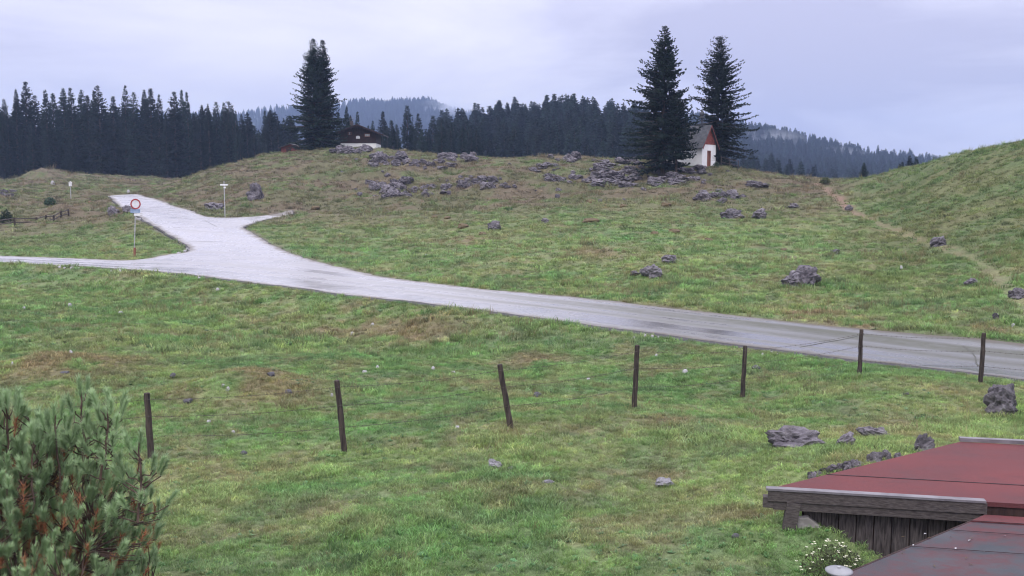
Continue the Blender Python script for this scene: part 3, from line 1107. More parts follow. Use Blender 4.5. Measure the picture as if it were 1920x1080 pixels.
def put_rock(name, me, px, py, wpx, hpx, label, cat='rock', group=None, sink=.45, depth=1.0, rz=None, tilt=.15):
    """a rock whose foot stands at the photo position; width and height as seen"""
    g = G(px, py)
    w, h = wpx / F * g.y / 2, hpx / F * g.y
    o = bpy.data.objects.new(name, me)
    o.scale = (w * 1.05, w * depth, h / (2 - 2 * sink) * 1.12)
    o.location = (g.x, g.y + w * depth * .5, gz(g.x, g.y + w * depth * .5) + o.scale[2] * (1 - 2 * sink) * .9)
    o.rotation_euler = (rr_.uniform(-tilt, tilt), rr_.uniform(-tilt, tilt), rr_.uniform(-.5, .5) if rz is None else rz)
    tag(o, label, cat, group)
    return link(o)


# single rocks one can point to
for k, (px, py, w, h, lab) in enumerate([
        (478, 376, 36, 29, 'big pale grey boulder beside the finger signpost above the side road'),
        (1882, 779, 58, 50, 'dark angular boulder with white marks below the last fence post'),
        (1497, 838, 110, 34, 'long craggy dark rock, left end of the rocks above the shed'),
        (1587, 836, 46, 24, 'smooth blue-grey slab set in the turf between rocks above the shed'),
        (1645, 820, 64, 22, 'flat mossy rock highest on the bank above the shed roof'),
        (1732, 850, 52, 36, 'split grey rock standing at the edge of the red shed roof'),
        (1642, 872, 28, 22, 'small pointed grey rock close to the verge of the shed roof'),
        (1513, 533, 56, 32, 'large dome-shaped grey rock of the pair in the meadow across the road'),
        (1488, 537, 44, 22, 'low left rock of the pair in the meadow across the road'),
        (1222, 521, 40, 20, 'grey rock under a straw hummock in the meadow across the road'),
        (1190, 517, 20, 9, 'low reddish stone left of the straw hummock across the road'),
        (1256, 495, 30, 12, 'low dark rock lying behind the straw hummock across the road'),
        (927, 431, 27, 17, 'round grey boulder alone in the middle of the far meadow'),
        (1024, 420, 18, 9, 'pale small boulder right of the round boulder in the far meadow'),
        (211, 405, 24, 16, 'left of two pale boulders at the bend of the upper road'),
        (238, 400, 24, 13, 'right of two pale boulders at the bend of the upper road'),
        (400, 395, 34, 12, 'dark low outcrop at the foot of the finger signpost'),
        (1375, 411, 44, 18, 'grey slab at the lower right of the rocky hill below the chapel'),
        (1425, 410, 30, 18, 'dark broken rock right of the grey slab below the chapel'),
        (1490, 390, 22, 9, 'flat rock at the right foot of the rocky hill near the path'),
        (1566, 476, 20, 8, 'small dark outcrop in the meadow between the rock pair and the path'),
        (1762, 462, 34, 16, 'grey rock on the earth path below the right hill'),
        (1912, 560, 34, 18, 'dark rock at the right edge where the path meets the meadow'),
        (1868, 598, 13, 10, 'white-faced stone beside the road under the right hill'),
        (1822, 535, 26, 12, 'rusty brown hummock stone left of the path end'),
        (1592, 396, 14, 9, 'pale stone at the bend of the earth path'),
        (1245, 912, 46, 24, 'pale flat stone with dark earth behind it in the near lawn'),
        (926, 878, 36, 22, 'tilted blue-grey slab in the near lawn'),
        (957, 880, 14, 8, 'small grey stone beside the tilted slab in the near lawn'),
        (1028, 906, 24, 8, 'thin pale stone lying flat in the near lawn'),
        (1700, 742, 12, 6, 'small stone in the grass below the right fence posts')]):
    near = py > 780
    o = put_rock('boulder' if w > 20 else 'stone', (GSTONES[k % 4] if 860 < py and px < 1300 else HERO[k % 5] if w > 24 else ROCKS[k % 9]), px, py, w, h * (.7 if 860 < py and px < 1300 else 1), lab, sink=.36 if w > 30 and h < w * .6 else .3, depth=.55 if near else .8)
    if 'slab' in lab or 'flat' in lab:
        o.rotation_euler.x += .15
# rocks packed along the verge of the shed roof
for k in range(16):
    f = (k + .5) / 16
    x0, y0 = 1512 + (1690 - 1512) * f, 900 + (862 - 900) * f
    put_rock('rock', ROCKS[k % 9], x0 + rr_.uniform(-8, 8), y0 + rr_.uniform(-5, 6), rr_.uniform(14, 34), rr_.uniform(10, 20), 'small broken rock of the row along the verge of the red shed roof', group='rocks along the shed verge', depth=.6)
# outcrops: x0, x1, y0, y1, count, size range, label, group
for x0, x1, y0, y1, n, s0, s1, lab in [
        (622, 690, 279, 292, 13, 10, 24, 'craggy outcrop piece breaking the turf just under the wooden hut'),
        (695, 765, 296, 314, 14, 12, 30, 'purple-grey outcrop piece on the slope below right of the hut'),
        (765, 850, 304, 320, 12, 8, 20, 'low outcrop piece in the band running right from below the hut'),
        (690, 765, 345, 372, 18, 12, 32, 'dark lump of the big craggy outcrop on the lower left of the hill'),
        (768, 845, 352, 368, 11, 9, 22, 'outcrop piece trailing right from the big craggy lump'),
        (818, 890, 290, 306, 13, 10, 26, 'outcrop piece on the skyline between the hut and the chapel'),
        (862, 930, 334, 357, 16, 9, 26, 'jagged outcrop piece in the middle of the rocky hill'),
        (940, 966, 347, 354, 4, 8, 18, 'small white-streaked outcrop piece right of the middle outcrop'),
        (1015, 1082, 286, 310, 8, 12, 26, 'squared block of the outcrop on the skyline left of the chapel spruce'),
        (1026, 1118, 331, 343, 12, 12, 30, 'ledge piece of the long low outcrop in the middle of the hill'),
        (985, 1060, 311, 324, 7, 8, 20, 'thin outcrop ledge above the long low outcrop'),
        (1110, 1250, 299, 330, 22, 10, 36, 'layered ledge piece on the slope below the left chapel spruce'),
        (1110, 1320, 334, 350, 18, 12, 44, 'flat grey ledge piece along the foot of the chapel slope'),
        (1318, 1358, 356, 386, 8, 14, 32, 'stacked dark rock of the outcrop right below the chapel'),
        (1366, 1435, 364, 374, 6, 10, 26, 'pinkish broken rock right of the stacked outcrop below the chapel'),
        (1392, 1440, 343, 351, 5, 12, 28, 'low grey ledge piece right of the chapel on the slope'),
        (1230, 1330, 316, 326, 8, 10, 30, 'flat bare ledge at the foot of the white chapel wall'),
        (640, 960, 300, 370, 16, 5, 12, 'small loose stone on the left half of the rocky hill'),
        (960, 1400, 300, 395, 22, 5, 14, 'small loose stone on the right half of the rocky hill'),
        (0, 30, 358, 372, 6, 8, 18, 'grey outcrop piece at the left edge below the forest')]:
    made = []
    for k in range(int(n * 1.42)):
        px, py = rr_.uniform(x0, x1), rr_.uniform(y0, y1)
        w = s0 * .95 + (s1 - s0) * rr_.random() ** 1.3
        made.append(put_rock('rock_outcrop' if s0 > 6 else 'stone', ROCKS[rr_.randrange(9)], px, py, w, w * (rr_.uniform(.18, .32) if 'ledge' in lab else rr_.uniform(.28, .52)), lab, group=lab + 's', depth=rr_.uniform(.7, 1.2), tilt=.12 if 'ledge' in lab else .3))
    single_out(made, lab)
# pale stones scattered over the pasture
STP = [(45, 580), (132, 664), (130, 575), (408, 546), (418, 726), (427, 733), (390, 794), (437, 812), (684, 700), (707, 691), (622, 744), (812, 694), (800, 481), (1231, 669), (1103, 714), (1332, 543), (858, 803), (22, 685), (225, 590), (1745, 598), (1870, 594), (698, 611), (660, 628), (1285, 700), (850, 700), (1690, 505), (240, 362), (98, 346), (1900, 612)]
for k, (px, py) in enumerate(STP):
    lab = 'small pale stone lying loose in the ' + ('pasture between fence and road' if py > 545 and px < 1300 else 'meadow beyond the road')
    put_rock('stone', STONES[k % 4], px, py, rr_.uniform(6, 12), rr_.uniform(4, 7), lab, 'stone', lab + 's', depth=.9)
for k, (px, py) in enumerate([(323, 710), (352, 757), (541, 738), (455, 853), (508, 705), (1008, 742), (1380, 1010), (120, 702), (1420, 692)]):
    lab = 'flat dark stone in the near pasture grass'
    put_rock('stone', DSTONES[k % 3], px, py, rr_.uniform(14, 26), rr_.uniform(6, 9), lab, 'stone', 'flat dark stones in the near pasture')
# rubble along the road shoulder
k = 0
for px, py, n, spx in [(351, 470, 12, 8), (345, 478, 10, 12), (130, 502, 14, 26), (240, 508, 10, 40), (385, 522, 8, 25), (262, 412, 8, 8), (1245, 633, 8, 60), (1500, 664, 8, 70)]:
    for j in range(n):
        lab = 'small pale rubble stone on the shoulder of the wet road'
        put_rock('rubble_stone', STONES[k % 4], px + rr_.uniform(-spx, spx), py + rr_.uniform(-1.5, 3), rr_.uniform(3, 7), rr_.uniform(2.5, 5), lab, 'stone', 'rubble stones along the road shoulder', depth=.9)
        k += 1
# earth mounds
mh = rock_mesh('molehill', 500, 'molehill_soil', .14, 3)
for px, py, w, h in [(868, 428, 22, 8), (814, 410, 14, 6), (838, 411, 14, 5), (1108, 419, 34, 8), (1108, 380, 20, 8), (590, 392, 18, 6), (1265, 437, 24, 7), (1228, 441, 18, 7), (1250, 386, 22, 7), (1170, 388, 16, 6), (905, 440, 16, 5), (1330, 452, 18, 5), (1470, 470, 16, 5)]:
    lab = 'brown earth hummock in the far meadow below the rocky hill'
    put_rock('earth_hummock', mh, px, py, w, h, lab, 'hummock', 'brown earth hummocks in the far meadow', sink=.4)


# ------------------------------------------------------------------ wire fence in the foreground
def wire_fence():
    posts = [(283, 738, 878, 16.0), (644, 714, 843, 16.6), (955, 684, 809, 17.2), (1190, 648, 757, 19.4), (1393, 649, 733, 22.3), (1612, 618, 704, 23.7), (1839, 625, 720, 22.4)]
    lean = [(-8, 0), (-12, 0), (-18, 0), (5, .05), (4, .0), (3, 0), (6, 0)]
    root = empty('wire_fence', P(1190, 757, 19.4))
    tag(root, 'barbed wire pasture fence on seven dark wooden posts across the foreground', 'fence')
    org = root.location.copy()
    tops, bots = [], []
    for i, (px, yt, yb, Y) in enumerate(posts):
        q = P(px, yb, Y)
        zg = gz(q.x, q.y)
        b0 = Vector((q.x, q.y, zg))
        tp = P(px + lean[i][0], yt, Y)
        if lean[i][0]:
            b0 = Vector((P(px - lean[i][0] * .15, yb, Y).x, q.y, zg))
        d = tp - b0
        mb = MB()
        rg = random.Random(i)
        n = 9
        pts, rad = [], []
        for k in range(n + 1):
            f = k / n
            pts.append(b0 - d * .12 + d * 1.12 * f + Vector((rg.uniform(-.006, .006), rg.uniform(-.006, .006), 0)) - org)
            rad.append(.052 * (1.08 - .16 * f) * rg.uniform(.95, 1.05))
        pts.append(pts[-1] + d.normalized() * .012)
        rad.append(.036)
        mb.tube(pts, rad, 9)
        p_ = mb.build('post', 'post_wood', root)
        if i == 2:
            p_['label'] = 'post leaning to the left'
        sb = MB()
        for f in (.36, .66, .92):
            sb.tube([b0 + d * f - org + Vector((.03, -.062, .02)), b0 + d * f - org + Vector((.03, -.07, 0)), b0 + d * f - org + Vector((.03, -.062, -.02))], .004, 5)
        sb.build('staple', 'rust_wire', p_)
        tops.append(tp)
        bots.append(b0)
    ends = [bots[0] + (bots[0] - bots[1])] + bots + [bots[-1] + (bots[-1] - bots[-2]) * Vector((1, 0, 0)).dot(Vector((1, 0, 0)))]
    tens = [tops[0] + (tops[0] - tops[1])] + tops + [tops[-1] + (bots[-1] - bots[-2])]
    for f in (.36, .66, .92):
        mb = MB()
        for a0, a1, c0, c1 in zip(ends[:-1], tens[:-1], ends[1:], tens[1:]):
            a, c = a0.lerp(a1, f), c0.lerp(c1, f)
            pts = [a.lerp(c, k / 12) + Vector((0, -.06, -.05 * math.sin(math.pi * k / 12))) - org for k in range(13)]
            mb.tube(pts, .0035, 4, False)
            for k in range(1, 24):
                q = a.lerp(c, k / 24) + Vector((0, -.06, -.05 * math.sin(math.pi * k / 24))) - org
                mb.box(q, (.006, .006, .035), Matrix.Rotation(.6 * (-1) ** k, 3, 'Y'))
        mb.build('barbed_wire', 'rust_wire', root)


wire_fence()


# ------------------------------------------------------------------ the shed with flat felt roofs
def shed():
    root = empty('felt_roofed_shed', (S_A.x, S_A.y, S_A.z - 1))
    tag(root, 'low dark timber shed with red felt roof at the lower right', 'shed')
    o = root.location.copy()
    up = Vector((0, 0, 1))
    th = .05
    mb = MB()
    mb.prism([p - o for p in (S_A + up * .02, S_D + up * .02, S_E + up * .02, S_C + up * .02, S_B + up * .02)], (0, 0, -th))
    roof = mb.build('roof', 'felt_red', root)
    # overlapping felt sheets leave a dark lap line
    for f in (.27,):
        a, c = S_A.lerp(S_D, f) - o, S_B.lerp(S_C if f < .5 else S_E, f) - o
        if f > .5:
            c = a + (S_B - S_A) * 2.2
        else:
            c = a + (S_B - S_A) * 1.9
        d = (c - a).normalized()
        s_ = Vector((-d.y, d.x, 0)) * .007
        q = MB()
        q.prism([a - s_ + up * .0205, c - s_ + up * .0205, c + s_ + up * .0205, a + s_ + up * .0205], (0, 0, .006))
        q.build('felt_lap', 'felt_seam', roof)
    # metal flashing at the back edge
    mb = MB()
    e = (S_E - S_D).normalized()
    q = Vector((-e.y, e.x, 0))
    mb.prism([S_D - o + up * .022, S_E - o + up * .022, S_E - o + q * .09 + up * .022, S_D - o + q * .09 + up * .022], (0, 0, .05))
    mb.build('back_flashing', 'cap_metal', root)
    # fascia: two boards and a grey capping along the front edge
    d = (S_B - S_A).normalized()
    nf = Vector((d.y, -d.x, 0))           # towards the camera
    if nf.y > 0:
        nf = -nf
    L = (S_B - S_A).length

    def board(name, mat, z0, z1, out, thick, e0=0.0, e1=0.0):
        b_ = MB()
        a = S_A - o + d * e0 + nf * out
        c = S_A - o + d * (L + e1) + nf * out
        b_.prism([a + up * z0, c + up * z0, c + up * z1, a + up * z1], -nf * thick)
        return b_.build(name, mat, root)
    board('capping', 'cap_metal', .012, .036, .035, .10, -.02, .015)
    board('fascia_board', 'grey_wood', -.115, .010, .022, .03, 0, 0)
    board('fascia_board', 'grey_wood', -.215, -.118, .004, .03, .06, -.02)
    mb = MB()
    mb.prism([S_B - o + nf * .02 + up * .01, S_B - o - nf * .5 + up * .01, S_B - o - nf * .5 + up * -.2, S_B - o + nf * .02 + up * -.2], d * .03)
    mb.build('fascia_end', 'grey_wood', root)
    # plank wall set back under the eave
    wx0, pw = .42, .192
    n = 10
    for k in range(n):
        a = S_A - o + d * (wx0 + k * pw + .004) - nf * (.16 + .006 * (k % 2))
        b_ = MB()
        zt, zb = -.06, -1.5
        b_.prism([a + up * zb, a + d * (pw - .012) + up * zb, a + d * (pw - .012) + up * zt, a + up * zt], -nf * .025)
        b_.build('plank', 'plank_wood', root)
    b_ = MB()
    a = S_A - o + d * .40 - nf * .20
    b_.prism([a + up * -1.5, a + d * 2.2 + up * -1.5, a + d * 2.2 + up * -.06, a + up * -.06], -nf * .03)
    b_.build('wall_backing', 'dark_wood', root)
    # corner post and knee beam
    b_ = MB()
    b_.box(S_A - o + d * .25 - nf * .03 + up * -.42, (.15, .13, .60), Matrix.Rotation(math.atan2(d.y, d.x), 3, 'Z') @ Matrix.Rotation(.12, 3, 'Y'))
    b_.build('corner_post', 'grey_wood', root)
    b_ = MB()
    b_.box(S_A - o + d * .12 - nf * .06 + up * -.14, (.34, .12, .12), Matrix.Rotation(math.atan2(d.y, d.x), 3, 'Z'))
    b_.build('eave_beam', 'grey_wood', root)
    # concrete foot running down the bank
    b_ = MB()
    a = S_A - o + d * .34 - nf * .13
    b_.prism([a + up * -1.5, a + d * 1.2 + up * -1.5, a + d * 1.2 + up * -.95, a + d * .62 + up * -.64, a + d * .30 + up * -.44, a + d * .12 + up * -.30, a + up * -.32], nf * .09)
    b_.build('concrete_footing', 'concrete', root)
    # dark sheet added as the shade in the gap where the two roofs meet
    b_ = MB()
    b_.prism([S_B - o + up * -.02 - nf * .02, S_C - o + up * -.02 + d * 1.2, S_C - o + up * -.4 + d * 1.2, S_B - o + up * -.4 - nf * .02], -nf * .05)
    b_.build('roof_gap_shade', 'dark_wood', root)

    # the nearer, lower roof
    root2 = empty('lower_felt_roof', (L_A.x, L_A.y, LOW_Z - 1))
    tag(root2, 'dark slate-grey felt roof with red stains in the lower right corner', 'roof')
    o2 = root2.location.copy()
    vd = (L_D - L_A).normalized()
    a0 = L_A - vd * 3.0
    far = L_D + Vector((d.x, d.y, 0)) * .02
    e1 = far + d * 5
    e2 = e1 - vd * 6
    mb = MB()
    mb.prism([p - o2 for p in (a0, far, e1, e2)], (0, 0, -.06))
    lr = mb.build('roof', 'felt_slate', root2)
    mb = MB()
    mb.prism([p - o2 + up * .004 for p in (far - vd * .34, far - vd * .02, far - vd * .02 + d * 4.5, far - vd * .34 + d * 4.5)], (0, 0, .008))
    mb.build('red_ridge_felt', 'felt_red', root2)
    for t_ in (.34, .80, 1.55):
        a = far - vd * t_ - o2 + up * .0125
        c = a + d * 4.2
        q_ = MB()
        q_.prism([a, c, c + vd * .008, a + vd * .008], (0, 0, .005))
        q_.build('felt_lap', 'felt_seam', lr)
    mb = MB()
    sd = Vector((vd.y, -vd.x, 0))
    mb.prism([a0 - o2 - sd * .004, far - o2 - sd * .004, far - o2 - sd * .004 + up * -.16, a0 - o2 - sd * .004 + up * -.16], -sd * .02)
    mb.build('verge_board', 'dark_wood', root2)
    mb = MB()
    b0 = a0 + sd * .3 - o2
    b1 = far + sd * .35 - vd * .3 - o2
    mb.prism([b0 + up * -.08, b1 + up * -.08, b1 + up * -2, b0 + up * -2], sd * .1)
    mb.build('wall', 'dark_wood', root2)


shed()


# fallen leaves on the lower roof
def leaves():
    rg = random.Random(9)
    for k in range(16):
        q = PZ(rg.uniform(1690, 1910), rg.uniform(1000, 1075), LOW_Z + .012)
        mb = MB()
        a = rg.uniform(0, 6.28)
        d = Vector((math.cos(a), math.sin(a), 0)) * rg.uniform(.012, .03)
        s_ = Vector((-d.y, d.x, 0)) * .35
        mb.add([q - d, q + s_ + Vector((0, 0, .006)), q + d, q - s_ + Vector((0, 0, .002))], [(0, 1, 2, 3)])
        tag(mb.build('fallen_leaf', 'molehill_soil' if k % 3 else 'galvanised'), 'tiny dull fallen leaf lying on the dark felt roof', 'leaf', 'fallen leaves on the dark felt roof')


leaves()

# grey round lid and the white flowering plant at the corner of the roof
dq = P(1573, 1070, 8.6)
root = empty('grey_dish', dq)
tag(root, 'round grey dish beside the lower roof at the bottom edge', 'dish')
mb = MB()
mb.lathe([(.03, -.03), (.10, -.025), (.122, -.005), (.122, .004), (.10, .014), (.05, .024), (.012, .028)], 20)
mb.build('bowl', 'dish_grey', root, True)
mb = MB()
mb.tube([(0, 0, -.9), (0, 0, -.02)], .022, 8)
mb.build('stand', 'galvanised', root)
mb = MB()
mb.lathe([(.012, .028), (.016, .036), (.004, .042)], 8)
mb.build('knob', 'galvanised', root)


def leafball(n, rx, ry, rz, size, seed, up_bias=.3):
    rg = random.Random(seed)
    v, f, sh = [], [], []
    for i in range(n):
        d = Vector((rg.gauss(0, 1), rg.gauss(0, 1), rg.gauss(0, 1))).normalized() * rg.random() ** .33
        c = Vector((d.x * rx, d.y * ry, abs(d.z) * rz))
        a = Vector((rg.gauss(0, 1), rg.gauss(0, 1), rg.gauss(up_bias, 1))).normalized()
        b_ = a.orthogonal().normalized()
        s = size * rg.uniform(.6, 1.3)
        o = len(v)
        v += [tuple(c - a * s), tuple(c + b_ * s * .4), tuple(c + a * s), tuple(c - b_ * s * .4)]
        f.append((o, o + 1, o + 2, o + 3))
        sh += [rg.random()] * 4
    return v, f, sh


def leaf_mesh(name, v, f, sh, mat):
    me = mesh_np(name, v, f, [mat])
    a = me.attributes.new('shade', 'FLOAT', 'POINT')
    a.data.foreach_set('value', np.array(sh, np.float32))
    return me


fq = G(1562, 1082)
root = empty('flowering_plant', fq)
tag(root, 'small plant with many white flowers beside the grey dish', 'plant')
v, f, sh = leafball(900, .36, .26, .36, .022, 3)
link(bpy.data.objects.new('foliage', leaf_mesh('foliage', v, f, sh, 'flower_leaves')), root)
rg = random.Random(4)
for k in range(46):
    a = rg.uniform(0, 6.28)
    r = math.sqrt(rg.random())
    c = Vector((math.cos(a) * r * .36 - .05, math.sin(a) * r * .26, .36 * math.sqrt(max(0, 1 - r * r)) + .03))
    mb = MB()
    for j in range(5):
        w = 6.283 * j / 5 + rg.random()
        mb.add([c, c + Vector((math.cos(w - .4) * .012, math.sin(w - .4) * .012, .004)), c + Vector((math.cos(w) * .018, math.sin(w) * .018, .006)), c + Vector((math.cos(w + .4) * .012, math.sin(w + .4) * .012, .004))], [(0, 1, 2, 3)])
    mb.build('flower', 'petal', root)


# ------------------------------------------------------------------ the mountain pine bush
def pine_bush():
    rg = random.Random(21)
    base = Vector((-4.62, 8.7, 0))
    base.z = gz(base.x, base.y)
    root = empty('mountain_pine', base)
    tag(root, 'bushy mountain pine with orange dead needles at the lower left', 'bush')
    H = CAM_Z - 1.95 - base.z

    def surf(a, el, r):
        # dome: wide at mid height
        rad = 1.36
        return Vector((math.cos(a) * math.cos(el) * rad * r, math.sin(a) * math.cos(el) * rad * r * .9, (math.sin(el) * .84 + .12) * H * r + .08))
    stems = MB()
    nodes = []

    def limb(p0, p1, r0, r1, n=8, sag=.25):
        pts, rad = [], []
        d = p1 - p0
        for k in range(n + 1):
            f_ = k / n
            q = p0 + d * f_
            q.z -= sag * d.length * f_ * (1 - f_)
            q += Vector((rg.uniform(-.02, .02), rg.uniform(-.02, .02), rg.uniform(-.02, .02)))
            pts.append(q)
            rad.append(r0 + (r1 - r0) * f_)
        stems.tube(pts, rad, 5, False)
        return pts
    for k in range(46):
        a, el = rg.uniform(0, 6.283), rg.uniform(.02, 1.5)
        p1 = surf(a, el, rg.uniform(.70, .9))
        nodes += limb(Vector((rg.uniform(-.2, .2), rg.uniform(-.2, .2), .05)), p1, .022, .008)[3:]
    sv, sf, ss = [], [], []
    dv, df, ds = [], [], []

    def shoot(p, d, L, dead, big=1.0):
        V, Fc, S = (dv, df, ds) if dead else (sv, sf, ss)
        d = d.normalized()
        a = d.orthogonal().normalized()
        b_ = d.cross(a)
        tone = rg.random()
        n = rg.randint(140, 175) if not dead else 44
        for i in range(n):
            f_ = rg.random() ** .8
            w = rg.uniform(0, 6.283)
            out = a * math.cos(w) + b_ * math.sin(w)
            ang = (.98 - .42 * f_) * rg.uniform(.6, 1.15) * (1.3 if dead else 1)
            nd = d * math.cos(ang) + out * math.sin(ang)
            q = p + d * (L * f_)
            ln = rg.uniform(.062, .092) * big
            wd = nd.cross(d).normalized() * .0031
            o = len(V)
            V.extend([tuple(q - wd), tuple(q + wd), tuple(q + nd * ln)])
            Fc.append((o, o + 1, o + 2))
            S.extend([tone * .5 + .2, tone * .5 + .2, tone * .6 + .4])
    count = 0
    nd_np = np.array([n[:] for n in nodes])
    leaders = [P(150, 715, 8.6), P(203, 738, 8.5), P(12, 742, 8.6), P(100, 765, 8.5), P(262, 815, 8.4), P(60, 800, 8.3), P(-40, 760, 8.6)]
    for ld in leaders:
        t_ = ld - base
        limb(t_ - Vector((rg.uniform(-.1, .1), .1, .75)), t_ - Vector((0, 0, .05)), .012, .006, 6, 0)
        shoot(t_ - Vector((0, 0, .16)), Vector((rg.uniform(-.1, .1), 0, 1)), .17, False)
        for k in range(16):
            a = rg.uniform(0, 6.283)
            lo = rg.uniform(.10, .70)
            off = Vector((math.cos(a), math.sin(a), 0)) * (.05 + lo * .26)
            q = t_ - Vector((0, 0, lo)) + off
            limb(t_ - Vector((0, 0, lo + .1)), q, .007, .005, 3, .1)
            shoot(q, Vector((off.x * 1.2, off.y * 1.2, .35)), rg.uniform(.12, .17), False)
    while count < 1600:
        a = rg.uniform(0, 6.283)
        el = math.asin(rg.uniform(-.05, 1.0))
        if math.sin(a) > .45 and rg.random() < .7:
            continue
        r = rg.uniform(.66, 1.02) * (.88 + .24 * fbm(np.array([a * 1.3]), np.array([el * 2.0]), 5, 2)[0])
        p = surf(a, el, r)
        if p.z < .1:
            continue
        i = int(np.argmin(((nd_np - np.array(p[:]) - np.array([0, 0, -.16])) ** 2).sum(1)))
        s_ = nodes[i]
        if (p - s_).length > .9:
            continue
        if (p - s_).length > .06:
            limb(s_, p, .007, .0045, 4, .18)
        out = Vector((p.x, p.y, p.z * .35)).normalized()
        d = Vector((0, 0, 1)) * rg.uniform(.7, 1.25) + out * rg.uniform(.15, .6) + Vector((rg.uniform(-.25, .25), rg.uniform(-.25, .25), 0))
        dead = rg.random() < .08
        shoot(p, d, rg.uniform(.08, .19), dead, rg.uniform(.7, 1.1))
        if rg.random() < .32:
            shoot(p - d.normalized() * .12, d, .10, True)
        count += 1
    stems.build('stems', 'pine_bark', root)
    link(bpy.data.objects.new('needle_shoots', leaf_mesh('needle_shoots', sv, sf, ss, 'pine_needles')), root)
    link(bpy.data.objects.new('dead_needles', leaf_mesh('dead_needles', dv, df, ds, 'dead_needles')), root)


pine_bush()


# ------------------------------------------------------------------ spruces
def spruce(seed, H, Rb, step, nbr, seg, tw, base=.06, gap=0.0, lop=0.25, droop=.35, shape=.85):
    """trunk and crown of one spruce; the crown is whorls of drooping boughs hung with twig sprays"""
    rg = np.random.default_rng(seed)
    v, f, sh = [], [], []

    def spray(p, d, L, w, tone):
        d = d / (np.linalg.norm(d) + 1e-9)
        s1 = np.cross(d, [0, 0, 1.0])
        s1 /= (np.linalg.norm(s1) + 1e-9)
        s2 = np.cross(s1, d)
        for s_ in (s1, s2 * .8 + s1 * .3):
            o = len(v)
            e = p + d * L
            m_ = p + d * (L * .45)
            v.extend([p.tolist(), (m_ + s_ * w).tolist(), e.tolist(), (m_ - s_ * w).tolist()])
            f.append((o, o + 1, o + 2, o + 3))
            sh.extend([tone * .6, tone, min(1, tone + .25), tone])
    bough = MB()
    h = H * base
    hb = h
    lopa = rg.uniform(0, 6.28)
    while h < H * .985:
        q = (H - h) / (H - hb)
        env = Rb * (q ** shape) * (1 + .16 * math.sin(h * 2.1 + seed) + rg.normal(0, .06)) + .05
        env *= min(1, .62 + 1.9 * (1 - q)) if q > .8 else 1
        a0 = rg.uniform(0, 6.28)
        n = nbr if q > .12 else max(3, nbr - 2)
        for k in range(n):
            if rg.random() < gap * (1 - .3 * q):
                continue
            a = a0 + 6.283 * k / n + rg.normal(0, .22)
            L = env * rg.uniform(.66, 1.16) * (1 + lop * math.cos(a - lopa))
            el = .55 * (1 - q) ** 1.4 - droop * q + rg.normal(0, .08)
            dh = np.array([math.cos(a), math.sin(a), 0])
            tone0 = rg.uniform(.15, .75)
            ns = max(2, int(L / seg))
            prev = np.array([0, 0, h])
            for i in range(1, ns + 1):
                s = i / ns
                z = h + math.tan(el) * L * s + .16 * L * s * s * (1 if q > .25 else .3)
                p = dh * (L * s) + np.array([0, 0, z]) + rg.normal(0, .03, 3)
                if s > .12:
                    tl = tw * (0.65 + .75 * (1 - s)) * rg.uniform(.7, 1.25) * min(1, .46 + 1.6 * q)
                    fw = (p - prev)
                    fw = fw / (np.linalg.norm(fw) + 1e-9)
                    sd = np.array([-dh[1], dh[0], 0])
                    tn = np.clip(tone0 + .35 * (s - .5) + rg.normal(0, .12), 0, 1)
                    for sg in (-1, 1):
                        spray(p, fw * .6 + sd * sg * rg.uniform(.6, 1.0) + np.array([0, 0, -.35 * q + rg.normal(0, .15)]), tl, tl * .24, tn)
                    if rg.random() < .75:
                        spray(p, fw * .2 + np.array([rg.normal(0, .2), rg.normal(0, .2), -1.0]), tl * .75, tl * .20, tn * .8)
                    if i == ns:
                        spray(p, fw + np.array([0, 0, .15]), tl * .9, tl * .22, min(1, tn + .2))
                prev = p
            e = dh * (L * .8)
            bough.tube([(0, 0, h), (e[0], e[1], h + math.tan(el) * L * .8 + .1 * L)], [.02 + .010 * L, .008], 3, False)
        h += step * (.7 + .6 * rg.random()) * (.55 + .45 * q)
    # leader
    for k in range(8):
        spray(np.array([0, 0, H * (.955 + .045 * k / 8)]), np.array([rg.normal(0, .5), rg.normal(0, .5), .8]), tw * .45 * (1.1 - k / 9), tw * .11, .5)
    tb = MB()
    r0 = H * .0125 + .04
    tb.tube([(0, 0, -1.0), (0, 0, .3), (0, 0, H * .5), (0, 0, H * .97)], [r0 * 1.5, r0 * 1.05, r0 * .6, .012], 8)
    tb.add(bough.v, bough.f)
    return leaf_mesh('crown', v, f, sh, 'spruce_needles'), mesh_np('trunk', tb.v, tb.f, ['bark'], True)


def plant_spruce(x, y, z, crown, trunk, label, scale=(1, 1, 1), rz=0.0, group=None, tilt=(0, 0), name='spruce_tree'):
    r = empty(name, (x, y, z))
    r.scale = scale
    r.rotation_euler = (tilt[0], tilt[1], rz)
    tag(r, label, 'tree', group)
    for n, me in (('crown', crown), ('trunk', trunk)):
        link(bpy.data.objects.new(n, me), r)
    return r


def hero_spruce(px, ytop, Y, Rb, seed, label, **kw):
    q = P(px, 300, Y)
    z = gz(q.x, q.y)
    H = P(px, ytop, Y).z - z
    c, t_ = spruce(seed, H, Rb, **kw)
    return plant_spruce(q.x, q.y, z, c, t_, label)


